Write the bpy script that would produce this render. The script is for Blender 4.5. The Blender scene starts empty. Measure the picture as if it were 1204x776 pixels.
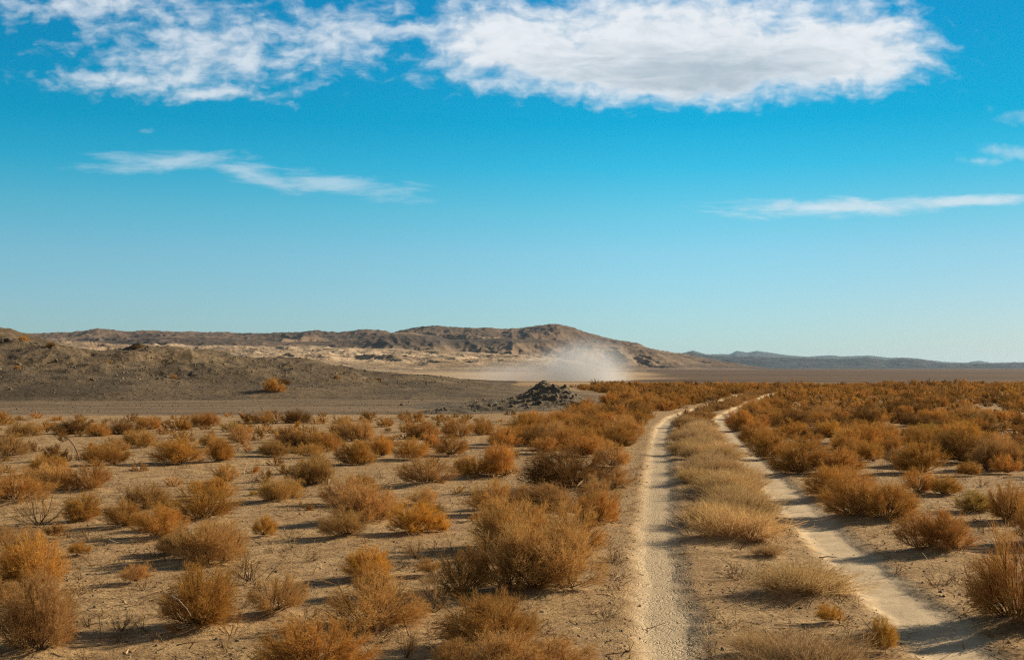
import bpy, math, random
import numpy as np
from mathutils import Vector

random.seed(11)
RNG = np.random.default_rng(7)
scene = bpy.context.scene
COL = scene.collection

# ------------------------------------------------------------------ camera
FPX, CX, CY, HY = 1505.0, 602.0, 388.0, 433.0
CAM_H = 1.7
PITCH = math.atan((HY - CY) / FPX)
cam_d = bpy.data.cameras.new('camera')
cam = bpy.data.objects.new('camera', cam_d)
COL.objects.link(cam)
cam_d.sensor_width = 36.0
cam_d.lens = 36.0 * FPX / 1204.0
cam_d.clip_start = 0.1
cam_d.clip_end = 60000.0
cam.location = (0, 0, CAM_H)
cam.rotation_euler = (math.pi / 2 + PITCH, 0, 0)
scene.camera = cam


def ground_at(px, py):
    """where a sight line of the photograph meets level ground"""
    dx, dy = px - CX, CY - py
    c, s = math.cos(PITCH), math.sin(PITCH)
    d = (dx, FPX * c - dy * s, FPX * s + dy * c)
    t = -CAM_H / d[2]
    return d[0] * t, d[1] * t


# ------------------------------------------------------------------ noise
def _hash(ix, iy, seed):
    with np.errstate(over='ignore'):
        h = ix.astype(np.int64) * 374761393 + iy.astype(np.int64) * 668265263 + seed * 1442695041
        h = (h ^ (h >> 13)) * 1274126177
        h = h ^ (h >> 16)
    return (h & 0xFFFF) / 65535.0


def perlin(x, y, seed=0):
    x = np.asarray(x, float); y = np.asarray(y, float)
    x0 = np.floor(x); y0 = np.floor(y)
    fx = x - x0; fy = y - y0
    u = fx * fx * fx * (fx * (fx * 6 - 15) + 10)
    v = fy * fy * fy * (fy * (fy * 6 - 15) + 10)
    def g(ix, iy, dx, dy):
        a = _hash(ix, iy, seed) * 2 * math.pi
        return np.cos(a) * dx + np.sin(a) * dy
    n00 = g(x0, y0, fx, fy); n10 = g(x0 + 1, y0, fx - 1, fy)
    n01 = g(x0, y0 + 1, fx, fy - 1); n11 = g(x0 + 1, y0 + 1, fx - 1, fy - 1)
    return ((n00 * (1 - u) + n10 * u) * (1 - v) + (n01 * (1 - u) + n11 * u) * v) * 1.5


def fbm(x, y, oct=5, seed=0, gain=0.5, lac=2.03):
    r = 0; a = 1.0; t = 0
    for i in range(oct):
        r = r + a * perlin(np.asarray(x) * lac ** i, np.asarray(y) * lac ** i, seed + i * 17)
        t += a; a *= gain
    return r / t


def ridged(x, y, oct=5, seed=0, gain=0.5):
    r = 0; a = 1.0; t = 0
    for i in range(oct):
        n = 1 - np.abs(perlin(np.asarray(x) * 2.05 ** i, np.asarray(y) * 2.05 ** i, seed + i * 31))
        r = r + a * n * n
        t += a; a *= gain
    return r / t


def sstep(a, b, x):
    t = np.clip((np.asarray(x, float) - a) / (b - a), 0, 1)
    return t * t * (3 - 2 * t)


# ------------------------------------------------------------------ node helper
class NT:
    def __init__(self, tree):
        self.t = tree
        self.n = tree.nodes
        self.l = tree.links
        self.n.clear()

    def node(self, typ, ins=None, **props):
        nd = self.n.new(typ)
        for k, v in props.items():
            setattr(nd, k, v)
        for k, v in (ins or {}).items():
            self.put(nd.inputs[k], v)
        return nd

    def put(self, sock, v):
        if isinstance(v, bpy.types.NodeSocket):
            self.l.new(v, sock)
        elif isinstance(v, bpy.types.Node):
            self.l.new(v.outputs[0], sock)
        elif v is not None:
            if hasattr(sock.default_value, '__len__') and not hasattr(v, '__len__'):
                v = (v,) * len(sock.default_value)
            if sock.type == 'RGBA' and len(v) == 3:
                v = (*v, 1)
            sock.default_value = v

    def m(self, op, a, b=None, c=None, clamp=False):
        nd = self.n.new('ShaderNodeMath'); nd.operation = op; nd.use_clamp = clamp
        for i, v in enumerate((a, b, c)):
            if v is not None:
                self.put(nd.inputs[i], v)
        return nd.outputs[0]

    def vm(self, op, a, b=None):
        nd = self.n.new('ShaderNodeVectorMath'); nd.operation = op
        self.put(nd.inputs[0], a)
        if b is not None:
            self.put(nd.inputs[1], b)
        return nd.outputs[0]

    def noise(self, vec, scale, detail=5, rough=0.55, dist=0.0):
        nd = self.node('ShaderNodeTexNoise', {'Vector': vec, 'Scale': scale, 'Detail': detail, 'Roughness': rough, 'Distortion': dist})
        return nd.outputs['Fac']

    def ramp(self, v, a, b, lo=0.0, hi=1.0, smooth=True):
        nd = self.node('ShaderNodeMapRange', {'Value': v, 'From Min': a, 'From Max': b, 'To Min': lo, 'To Max': hi})
        nd.interpolation_type = 'SMOOTHSTEP' if smooth else 'LINEAR'
        return nd.outputs[0]

    def mix(self, f, a, b, mode='MIX'):
        nd = self.node('ShaderNodeMix', data_type='RGBA', blend_type=mode)
        self.put(nd.inputs[0], f); self.put(nd.inputs[6], a); self.put(nd.inputs[7], b)
        return nd.outputs[2]


def new_mat(name):
    m = bpy.data.materials.new(name)
    m.use_nodes = True
    return m, NT(m.node_tree)


# ------------------------------------------------------------------ mesh helper
def mesh_from(name, verts, quads, mat, tris=None, smooth=False):
    me = bpy.data.meshes.new(name)
    verts = np.asarray(verts, np.float32)
    me.vertices.add(len(verts))
    me.vertices.foreach_set('co', verts.ravel())
    loops = []; starts = []; n = 0
    if quads is not None and len(quads):
        q = np.asarray(quads, np.int32)
        loops.append(q.ravel()); starts.append(np.arange(len(q)) * 4); n = q.size
    if tris is not None and len(tris):
        t = np.asarray(tris, np.int32)
        loops.append(t.ravel()); starts.append(n + np.arange(len(t)) * 3)
    lp = np.concatenate(loops); st = np.concatenate(starts).astype(np.int32)
    me.loops.add(len(lp)); me.polygons.add(len(st))
    me.loops.foreach_set('vertex_index', lp)
    me.polygons.foreach_set('loop_start', st)
    me.update(calc_edges=True)
    if smooth:
        me.polygons.foreach_set('use_smooth', np.ones(len(st), bool))
    me.materials.append(mat)
    return me


def fattr(me, name, vals):
    a = me.attributes.new(name, 'FLOAT', 'POINT')
    a.data.foreach_set('value', np.asarray(vals, np.float32).ravel())


def link(name, me, parent=None, kind=None, label=None, cat=None, group=None, loc=None):
    o = bpy.data.objects.new(name, me)
    COL.objects.link(o)
    if parent is not None:
        o.parent = parent
    if loc is not None:
        o.location = loc
    if kind:
        o['kind'] = kind
    if label:
        o['label'] = label
    if cat:
        o['category'] = cat
    if group:
        o['group'] = group
    return o


# ------------------------------------------------------------------ sun and sky
SUN_EL, SUN_BACK = math.radians(22), math.radians(27)   # the sun stands to the right and a little beyond
svec = Vector((math.cos(SUN_EL) * math.cos(SUN_BACK), math.cos(SUN_EL) * math.sin(SUN_BACK), math.sin(SUN_EL)))
sun_d = bpy.data.lights.new('sun', 'SUN')
sun_d.energy = 4.9
sun_d.angle = math.radians(0.53)
sun_d.color = (1.0, 0.83, 0.60)
sun = bpy.data.objects.new('sun', sun_d)
COL.objects.link(sun)
sun.rotation_euler = (-svec).to_track_quat('-Z', 'Y').to_euler()
sun.location = (60, 20, 80)

world = bpy.data.worlds.new('World')
scene.world = world
world.use_nodes = True
w = NT(world.node_tree)
sky = w.node('ShaderNodeTexSky', sky_type='NISHITA', sun_disc=False)
sky.sun_elevation = SUN_EL
sky.sun_rotation = math.pi / 2 - SUN_BACK
sky.altitude = 900
sky.air_density = 1.0
sky.dust_density = 0.7
sky.ozone_density = 2.5
tc = w.node('ShaderNodeTexCoord')
sep = w.node('ShaderNodeSeparateXYZ', {0: tc.outputs['Generated']})
dx, dy, dz = sep.outputs
ysafe = w.m('MAXIMUM', dy, 0.05)
U = w.m('MULTIPLY', w.m('DIVIDE', dx, ysafe), 15.05)      # direction north-relative, in hundredths of the view
V = w.m('MULTIPLY', w.m('DIVIDE', dz, ysafe), 15.05)
front = w.ramp(dy, 0.1, 0.4)
uv = w.node('ShaderNodeCombineXYZ', {0: U, 1: V, 2: 0.0}).outputs[0]
warp = w.node('ShaderNodeTexNoise', {'Vector': uv, 'Scale': 1.1, 'Detail': 4.0, 'Roughness': 0.6})
uvw = w.vm('ADD', uv, w.vm('MULTIPLY', w.vm('SUBTRACT', warp.outputs['Color'], (0.5, 0.5, 0.5)), (0.62, 0.36, 0.0)))
sepw = w.node('ShaderNodeSeparateXYZ', {0: uvw})
UW, VW = sepw.outputs[0], sepw.outputs[1]


def blob(px, py, rx, ry, tilt=0.0, u=UW, v=VW, up=1.0):
    """1 at the middle, 0 at the rim of an ellipse on the sky; UP stretches its upper half"""
    a = w.m('SUBTRACT', u, (px - 602) / 100)
    b = w.m('SUBTRACT', v, (433 - py) / 100)
    if tilt:
        b = w.m('SUBTRACT', b, w.m('MULTIPLY', a, tilt))
    a = w.m('MULTIPLY', a, 100 / rx)
    if up != 1.0:
        b = w.m('MAXIMUM', w.m('MULTIPLY', b, -100 / ry), w.m('MULTIPLY', b, 100 / (ry * up)))
    else:
        b = w.m('MULTIPLY', b, 100 / ry)
    r = w.m('SQRT', w.m('ADD', w.m('MULTIPLY', a, a), w.m('MULTIPLY', b, b)))
    return w.m('SUBTRACT', 1.0, r)


def mx(*v):
    r = v[0]
    for k in v[1:]:
        r = w.m('MAXIMUM', r, k)
    return r


st = w.node('ShaderNodeMapping', {'Vector': uvw, 'Scale': (1.0, 1.7, 1.0)}).outputs[0]
puff = w.noise(st, 3.3, 5, 0.52)
wisp = w.noise(w.node('ShaderNodeMapping', {'Vector': uv, 'Scale': (0.55, 2.6, 1.0)}).outputs[0], 2.4, 8, 0.62, 0.4)
fine = w.noise(st, 9.0, 5, 0.6)
tex = w.m('ADD', w.m('MULTIPLY', puff, 0.66), w.m('ADD', w.m('MULTIPLY', wisp, 0.26), w.m('MULTIPLY', fine, 0.08)))
# the big bank over the track, and the broken one beside it
shA = mx(blob(800, 78, 315, 52, 0.0, up=2.6), blob(620, 60, 150, 48, -0.12, up=1.6), blob(985, 62, 145, 58, 0.0, up=1.4))
densA = w.m('ADD', w.m('MULTIPLY', shA, 1.75), w.m('MULTIPLY', w.m('SUBTRACT', tex, 0.5), 2.5))
mA = w.ramp(densA, -0.08, 1.1)
shB = mx(blob(245, 62, 190, 55, 0.0, up=1.5), blob(150, 90, 130, 20), blob(110, 2, 150, 30), blob(390, 40, 120, 52, 0.1), blob(250, 104, 110, 16), blob(500, 30, 60, 22))
densB = w.m('ADD', w.m('MULTIPLY', shB, 1.0), w.m('MULTIPLY', w.m('SUBTRACT', tex, 0.5), 3.4))
mB = w.m('MULTIPLY', w.ramp(densB, -0.05, 1.25), 0.80)
shC = mx(blob(195, 189, 110, 15, 0.0, U, V), blob(290, 203, 70, 17, -0.22, U, V), blob(395, 217, 100, 17, -0.1, U, V))
mC = w.m('MULTIPLY', w.ramp(w.m('ADD', shC, w.m('MULTIPLY', w.m('SUBTRACT', wisp, 0.5), 2.6)), -0.1, 1.1), 0.48)
shD = mx(blob(985, 244, 175, 13, 0.015, U, V), blob(1140, 237, 90, 9, 0.04, U, V))
mD = w.m('MULTIPLY', w.ramp(w.m('ADD', shD, w.m('MULTIPLY', w.m('SUBTRACT', wisp, 0.5), 2.0)), -0.05, 0.9), 0.68)
shE = mx(blob(1160, 188, 40, 9, 0, U, V), blob(1205, 135, 40, 16, 0, U, V), blob(1190, 180, 55, 16, 0, U, V), blob(168, 152, 14, 5, 0, U, V))
mE = w.m('MULTIPLY', w.ramp(w.m('ADD', shE, w.m('MULTIPLY', w.m('SUBTRACT', tex, 0.5), 3.6)), 0.1, 1.3), 0.34)
cover = w.m('MULTIPLY', mx(mA, mB, mC, mD, mE), front)
# grey belly of the big bank
belly = w.m('MULTIPLY', w.ramp(w.m('ADD', blob(815, 82, 270, 46, 0.0), w.m('MULTIPLY', w.m('SUBTRACT', wisp, 0.5), 1.5)), 0.0, 0.95), w.ramp(densA, 0.3, 1.3))
cl = w.mix(belly, (7.0, 7.4, 7.8), (3.8, 4.7, 5.4))
cl = w.mix(w.ramp(puff, 0.35, 0.65, 0.35, 0.0), cl, (5.0, 5.6, 6.2))
# colour of the clear air: the Nishita sky, greened and deepened a little with height
grade = w.node('ShaderNodeValToRGB', {'Fac': w.ramp(dz, 0.0, 0.35, smooth=False)})
cr = grade.color_ramp
cr.elements[0].position = 0.0; cr.elements[0].color = (0.62, 0.85, 1.10, 1)
cr.elements[1].position = 1.0; cr.elements[1].color = (0.0, 0.78, 1.08, 1)
for ps, cc in ((0.139, (0.60, 0.90, 1.08)), (0.252, (0.54, 0.96, 1.07)), (0.347, (0.34, 1.0, 1.05)), (0.442, (0.10, 0.98, 1.07)), (0.537, (0.0, 0.90, 1.03))):
    e = cr.elements.new(ps); e.color = (*cc, 1)
clear = w.mix(1.0, sky.outputs[0], grade.outputs[0], 'MULTIPLY')
# overhead and behind, an added pale fill, out of view, to neutralise ambient light
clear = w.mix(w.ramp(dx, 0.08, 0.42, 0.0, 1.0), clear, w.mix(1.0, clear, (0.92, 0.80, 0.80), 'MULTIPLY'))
ambient_fill = w.m('MULTIPLY', w.ramp(w.m('ADD', dz, w.m('MULTIPLY', w.m('MINIMUM', dy, 0.0), -0.8)), 0.40, 0.62), 0.85)
clear = w.mix(ambient_fill, clear, (1.3, 1.2, 1.08))
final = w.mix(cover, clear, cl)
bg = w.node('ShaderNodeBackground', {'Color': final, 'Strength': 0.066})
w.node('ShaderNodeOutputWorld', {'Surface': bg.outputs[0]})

# ------------------------------------------------------------------ the wheel track
_tp = [ground_at((a + b) / 2, y) for a, b, y in (
    (791, 1136, 776), (780, 1045, 700), (773, 992, 650), (769, 945, 600), (768, 902, 550), (771, 866, 520), (781, 848, 500), (793, 845, 490))]
_td = [p[1] for p in _tp] + [62.0, 86.0, 104.0, 122.0, 150.0]
_tx = [p[0] for p in _tp] + [10.6, 16.6, 22.5, 31.0, 46.0]
_s0 = (_tx[1] - _tx[0]) / (_td[1] - _td[0])
_td = [-15.0] + _td + [25000.0]
_tx = [_tx[0] + _s0 * (-15.0 - _td[1])] + _tx + [46.0 + 0.3 * 24850]
_fine = np.concatenate([np.linspace(-15, 150, 1200), np.geomspace(150.5, 25000, 300)])
_cx = np.interp(_fine, _td, _tx)
_k = np.ones(61) / 61
_sm = np.convolve(np.pad(_cx[:1200], 30, mode='reflect', reflect_type='odd'), _k, 'valid')
_cx[:1200] = _sm


def track_c(y):
    return np.interp(y, _fine, _cx)


RUT = 0.86          # half the distance between the two ruts
TRACK_END = 93.0


def rut_profile(x, y):
    u = x - track_c(y)
    slope = (track_c(y + 0.5) - track_c(y - 0.5))
    u = u / np.sqrt(1 + slope ** 2)
    e = fbm(x * 1.1, y * 0.7, 3, 5) * 0.05 + fbm(x * 7.0, y * 4.0, 3, 6) * 0.06
    half = np.where(u < 0, 0.19, 0.235)
    p = 1 - sstep(half - 0.10, half + 0.12, np.abs(np.abs(u) - RUT) + e)
    return p * (1 - sstep(TRACK_END - 12, TRACK_END, y)), u


MOUNDS = []          # (x, y, radius) of sand caught under the nearest bushes


def ground_z(x, y):
    x = np.asarray(x, float); y = np.asarray(y, float)
    z = 0.05 * fbm(x / 7.0, y / 7.0, 2, 1) + 0.028 * fbm(x / 1.1, y / 1.1, 3, 2) * (1 - sstep(60, 90, y))
    p, u = rut_profile(x, y)
    z = z * (1 - 0.6 * p) - 0.035 * p
    return z * (1 - 0.7 * sstep(100, 300, y))


# soil: where the dark gravel flat takes over from the sand
_gb_d = [44, 47, 50, 60, 75, 92, 110, 128, 140]
_gb_x = [-30, -3.5, 0.3, 3.2, 5.6, 5.4, 4.2, 1.0, -8]


def gravel_mask(x, y):
    n = fbm(x / 9.0, y / 9.0, 4, 41) * 2.6
    edge = np.interp(y, _gb_d, _gb_x)
    left = sstep(-1.2, 1.2, (edge + n) - x)
    near = sstep(41.0, 47.5, y + 1.6 * n + 0.02 * x + 3.0 * fbm(x / 2.5, y / 5.0, 3, 43))
    far = 1 - sstep(118, 150, y + 5 * n)
    return left * near * far


# ------------------------------------------------------------------ materials of the ground
def sand_material():
    m, t = new_mat('desert_soil')
    geo = t.node('ShaderNodeNewGeometry')
    pos = geo.outputs['Position']
    rut = t.node('ShaderNodeAttribute', attribute_name='rut').outputs['Fac']
    grav = t.node('ShaderNodeAttribute', attribute_name='gravel').outputs['Fac']
    plain = t.node('ShaderNodeAttribute', attribute_name='plain').outputs['Fac']
    tan = t.node('ShaderNodeAttribute', attribute_name='tan').outputs['Fac']
    tread = t.node('ShaderNodeAttribute', attribute_name='tread').outputs['Fac']
    trk = t.node('ShaderNodeAttribute', attribute_name='trackuv', attribute_type='GEOMETRY').outputs['Vector']
    n1 = t.noise(pos, 0.55, 6, 0.6)
    n2 = t.noise(pos, 3.2, 8, 0.68)
    n3 = t.noise(pos, 22.0, 6, 0.7)
    n4 = t.noise(pos, 95.0, 3, 0.6)
    vor = t.node('ShaderNodeTexVoronoi', {'Vector': pos, 'Scale': 55.0, 'Randomness': 1.0}, feature='F1')
    vor2 = t.node('ShaderNodeTexVoronoi', {'Vector': pos, 'Scale': 16.0, 'Randomness': 1.0}, feature='F1')
    c = t.mix(t.ramp(n2, 0.32, 0.68), (0.26, 0.158, 0.068), (0.52, 0.352, 0.172))
    c = t.mix(t.ramp(n1, 0.40, 0.66, 0.0, 0.55), c, (0.34, 0.205, 0.095))
    c = t.mix(t.ramp(n3, 0.48, 0.68, 0.0, 0.85), c, (0.125, 0.078, 0.040))
    c = t.mix(t.ramp(n4, 0.56, 0.74, 0.0, 0.7), c, (0.50, 0.37, 0.22))
    # pebbles of several colours
    peb = t.m('LESS_THAN', vor.outputs['Distance'], 0.33)
    pebsel = t.m('GREATER_THAN', t.node('ShaderNodeSeparateColor', {0: vor.outputs['Color']}).outputs[0], 0.72)
    pcol = t.mix(t.node('ShaderNodeSeparateColor', {0: vor.outputs['Color']}).outputs[1], (0.10, 0.07, 0.045), (0.5, 0.40, 0.28))
    c = t.mix(t.m('MULTIPLY', t.m('MULTIPLY', peb, pebsel), 0.75), c, pcol)
    # ruts: pale silt
    rc = t.mix(t.ramp(n2, 0.3, 0.7), (0.42, 0.325, 0.205), (0.57, 0.45, 0.295))
    rc = t.mix(t.ramp(n3, 0.50, 0.72, 0.0, 0.5), rc, (0.34, 0.25, 0.15))
    rutn = t.m('MULTIPLY', rut, t.ramp(t.m('ADD', n2, t.m('MULTIPLY', rut, 0.55)), 0.40, 0.72))
    c = t.mix(rutn, c, rc)
    # gravel flat
    gc = t.mix(t.ramp(n3, 0.3, 0.7), (0.098, 0.070, 0.043), (0.205, 0.143, 0.085))
    gl = t.noise(t.node('ShaderNodeMapping', {'Vector': pos, 'Scale': (0.05, 0.25, 1)}).outputs[0], 1.6, 6, 0.6)
    gc = t.mix(t.ramp(gl, 0.38, 0.66), gc, (0.245, 0.172, 0.102))
    gc = t.mix(t.m('MULTIPLY', t.m('LESS_THAN', vor2.outputs['Distance'], 0.3), 0.5), gc, (0.05, 0.043, 0.036))
    c = t.mix(grav, c, gc)
    pl = t.noise(t.node('ShaderNodeMapping', {'Vector': pos, 'Scale': (0.006, 0.02, 1)}).outputs[0], 1.6, 6, 0.6)
    pc = t.mix(t.ramp(pl, 0.35, 0.65), (0.078, 0.050, 0.032), (0.140, 0.088, 0.052))
    c = t.mix(plain, c, pc)
    tcn = t.mix(t.ramp(pl, 0.35, 0.65), (0.36, 0.25, 0.145), (0.47, 0.34, 0.205))
    c = t.mix(tan, c, tcn)
    # relief
    crack = t.node('ShaderNodeTexVoronoi', {'Vector': t.node('ShaderNodeMapping', {'Vector': trk, 'Scale': (34, 19, 1), 'Rotation': (0, 0, 0.5)}).outputs[0], 'Scale': 1.0, 'Randomness': 0.75}, feature='DISTANCE_TO_EDGE')
    cut = t.m('MULTIPLY', t.ramp(crack.outputs['Distance'], 0.02, 0.16, 1.0, 0.0), t.m('MULTIPLY', tread, t.ramp(n2, 0.36, 0.62)))
    c = t.mix(t.m('MULTIPLY', cut, 0.45), c, (0.17, 0.115, 0.065))
    h = t.m('ADD', t.m('MULTIPLY', n2, 0.060), t.m('MULTIPLY', n3, 0.032))
    h = t.m('ADD', h, t.m('MULTIPLY', n4, 0.004))
    h = t.m('MULTIPLY', h, t.m('SUBTRACT', 1.0, t.m('MULTIPLY', rut, 0.8)))
    h = t.m('ADD', h, t.m('MULTIPLY', t.m('MULTIPLY', t.m('SUBTRACT', 0.33, t.m('MINIMUM', vor.outputs['Distance'], 0.33)), pebsel), 0.02))
    h = t.m('SUBTRACT', h, t.m('MULTIPLY', cut, 0.010))
    bump = t.node('ShaderNodeBump', {'Strength': 0.9, 'Distance': 1.0, 'Height': h})
    p = t.node('ShaderNodeBsdfPrincipled', {'Base Color': c, 'Roughness': 0.95, 'Specular IOR Level': 0.12, 'Normal': bump.outputs[0]})
    t.node('ShaderNodeOutputMaterial', {'Surface': p.outputs[0]})
    return m


MAT_SAND = sand_material()


def hill_material(name, dark, mid, light, scale, bump_d, strat=0.0, light_lo=0.55, light_hi=0.72, tanattr=False, speck=0.0):
    m, t = new_mat(name)
    geo = t.node('ShaderNodeNewGeometry')
    pos = geo.outputs['Position']
    a = t.noise(pos, 1.0 / scale, 7, 0.62)
    b = t.noise(pos, 6.0 / scale, 6, 0.66)
    d = t.noise(pos, 34.0 / scale, 4, 0.66)
    c = t.mix(t.ramp(a, 0.36, 0.62), dark, mid)
    c = t.mix(t.ramp(b, 0.52, 0.70, 0.0, 0.7), c, tuple(0.6 * v for v in dark))
    c = t.mix(t.ramp(t.m('ADD', t.m('MULTIPLY', a, 0.6), t.m('MULTIPLY', b, 0.4)), light_lo, light_hi, 0.0, 0.9), c, light)
    c = t.mix(t.ramp(d, 0.5, 0.72, 0.0, 0.55), c, tuple(0.55 * v for v in dark))
    if strat:
        z = t.node('ShaderNodeMapping', {'Vector': pos, 'Scale': (0.02 / scale * 10, 0.02 / scale * 10, strat)}).outputs[0]
        s = t.noise(z, 1.0, 5, 0.65)
        c = t.mix(t.ramp(s, 0.48, 0.62, 0.0, 0.75), c, light)
    if speck:
        sp = t.node('ShaderNodeTexVoronoi', {'Vector': t.node('ShaderNodeMapping', {'Vector': pos, 'Scale': (1, 0.5, 1)}).outputs[0], 'Scale': speck}, feature='F1')
        k = t.m('MULTIPLY', t.m('LESS_THAN', sp.outputs['Distance'], 0.36), t.ramp(b, 0.42, 0.55))
        c = t.mix(t.m('MULTIPLY', k, 0.65), c, tuple(0.8 * v for v in dark))
    if tanattr:
        ta = t.node('ShaderNodeAttribute', attribute_name='tan').outputs['Fac']
        c = t.mix(t.m('MULTIPLY', ta, t.ramp(b, 0.30, 0.6, 1.0, 0.55)), c, (0.44, 0.30, 0.17))
    hh = t.m('ADD', t.m('MULTIPLY', b, 0.6), t.m('MULTIPLY', d, 0.25))
    bump = t.node('ShaderNodeBump', {'Strength': 0.9, 'Distance': bump_d, 'Height': hh})
    p = t.node('ShaderNodeBsdfPrincipled', {'Base Color': c, 'Roughness': 0.95, 'Specular IOR Level': 0.1, 'Normal': bump.outputs[0]})
    t.node('ShaderNodeOutputMaterial', {'Surface': p.outputs[0]})
    return m


MAT_GRAVELHILL = hill_material('gravel_hillside', (0.094, 0.071, 0.045), (0.168, 0.122, 0.073), (0.31, 0.208, 0.118), 7.5, 0.5, speck=2.2)
MAT_ROCK = hill_material('dark_rock', (0.12, 0.098, 0.070), (0.20, 0.158, 0.108), (0.31, 0.235, 0.15), 1.4, 0.16, light_lo=0.56, light_hi=0.74)
MAT_BROWN = hill_material('brown_mountain', (0.086, 0.064, 0.049), (0.158, 0.106, 0.071), (0.25, 0.176, 0.112), 230.0, 4.5, strat=0.05, light_lo=0.53, light_hi=0.70)
MAT_BAD = hill_material('badland_clay', (0.235, 0.165, 0.105), (0.36, 0.265, 0.17), (0.49, 0.375, 0.25), 70.0, 4.0, strat=0.16, speck=0.11)
MAT_BLUE = hill_material('distant_rock', (0.036, 0.042, 0.050), (0.060, 0.062, 0.068), (0.16, 0.14, 0.125), 260.0, 12.0, light_lo=0.57, light_hi=0.7, speck=0.03)  # bluish cast of the distant air put into the rock colour


# ------------------------------------------------------------------ the ground sheet
def build_ground():
    rows = np.concatenate([np.linspace(-14, 3.4, 40)[:-1], np.geomspace(3.4, 95, 690)[:-1], np.geomspace(95, 20000, 190)])
    cor = np.linspace(-1.75, 1.75, 101)
    nl = 190
    tt = np.linspace(0, 1, nl + 1)[:-1] ** 1.0
    Y = rows[:, None]
    c = track_c(rows)[:, None]
    reach = 0.62 * np.abs(Y) + 14
    # even near the track, wide apart at the rim
    s = (1 - tt) ** 1.35
    left = c - 1.75 - (reach + c - 1.75) * s[None, :]
    right = c + 1.75 + (np.maximum(reach - c, 8)) * s[::-1][None, :]
    X = np.concatenate([left, c + cor[None, :], right], axis=1)
    YY = np.broadcast_to(Y, X.shape)
    nr, nc = X.shape
    z = ground_z(X, YY)
    for (mx_, my_, mr) in MOUNDS:
        i0, i1 = np.searchsorted(rows, [my_ - 2.2 * mr, my_ + 2.2 * mr])
        if i1 > i0:
            d2 = ((X[i0:i1] - mx_) ** 2 + (YY[i0:i1] - my_) ** 2) / mr ** 2
            z[i0:i1] += 0.055 * np.exp(-d2 * 1.6) * min(1.0, mr / 0.3)
    V = np.stack([X, YY, z], -1).reshape(-1, 3)
    rut, u = rut_profile(X, YY)
    g = gravel_mask(X, YY)
    n = fbm(X / 40, YY / 40, 3, 77)
    plain = sstep(125, 165, YY + 25 * n)
    edge = np.interp(YY, [120, 150, 200, 300, 500], [8, 11, 20, 31, 55])
    tan = sstep(125, 165, YY + 18 * n) * (1 - sstep(420, 800, YY)) * (1 - sstep(-6, 6, X - edge - 12 * n))
    plain = plain * (1 - tan)
    tread = (1 - sstep(0.30, 0.5, np.abs(u + RUT + 0.12))) * (1 - sstep(26, 40, YY))
    idx = np.arange(nr * nc).reshape(nr, nc)
    quads = np.stack([idx[:-1, :-1], idx[:-1, 1:], idx[1:, 1:], idx[1:, :-1]], -1)
    # the faces of the two ruts make objects of their own
    j0 = nl
    fu = (cor[:-1] + cor[1:]) / 2
    rowok = (rows[:-1] < TRACK_END)[:, None]
    sel = np.zeros((nr - 1, nc - 1), int)
    sel[:, j0:j0 + 100] = np.where(rowok & (np.abs(fu + RUT) < 0.30)[None, :], 1, np.where(rowok & (np.abs(fu - RUT) < 0.33)[None, :], 2, 0))
    data = {'rut': rut, 'gravel': g, 'plain': plain, 'tan': tan, 'tread': tread}
    tuv = np.stack([u, YY, np.zeros_like(u)], -1).reshape(-1, 3)
    for k, name in ((0, 'desert_ground'), (1, 'dirt_track'), (2, 'dirt_track')):
        q = quads[sel == k].reshape(-1, 4)
        used, inv = np.unique(q, return_inverse=True)
        me = mesh_from(name, V[used], inv.reshape(-1, 4), MAT_SAND, smooth=True)
        for an, av in data.items():
            fattr(me, an, av.reshape(-1)[used])
        a = me.attributes.new('trackuv', 'FLOAT_VECTOR', 'POINT')
        a.data.foreach_set('vector', tuv[used].astype(np.float32).ravel())
        lab = ('sandy desert floor with pale soil and a grey gravel flat',
               'pale wheel rut under the nearer edge of the straw strip, with cracked tread marks',
               'pale wheel rut crossed by long bush shadows beside the rust hedge of bushes')[k]
        if k == 1:
            lab = 'pale wheel rut with cracked tread marks, running up the left of the straw strip'
        link(name, me, kind='structure', label=lab)


# ------------------------------------------------------------------ hills
def fan_grid(px0, px1, ncol, d0, d1, nrow, geom=True):
    d = np.geomspace(d0, d1, nrow) if geom else np.linspace(d0, d1, nrow)
    k = (np.linspace(px0, px1, ncol) - CX) / FPX
    X = d[:, None] * k[None, :]
    Y = np.broadcast_to(d[:, None], X.shape)
    PX = np.broadcast_to(np.linspace(px0, px1, ncol)[None, :], X.shape)
    return X, Y, PX


def add_hill(name, X, Y, Z, mat, label, attrs=None):
    nr, nc = X.shape
    idx = np.arange(nr * nc).reshape(nr, nc)
    quads = np.stack([idx[:-1, :-1], idx[:-1, 1:], idx[1:, 1:], idx[1:, :-1]], -1).reshape(-1, 4)
    me = mesh_from(name, np.stack([X, Y, Z], -1).reshape(-1, 3), quads, mat, smooth=True)
    for k, v in (attrs or {}).items():
        fattr(me, k, v)
    return link(name, me, kind='structure', label=label)


def height_of(py, d):
    return CAM_H + (HY - py) / FPX * d


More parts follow.
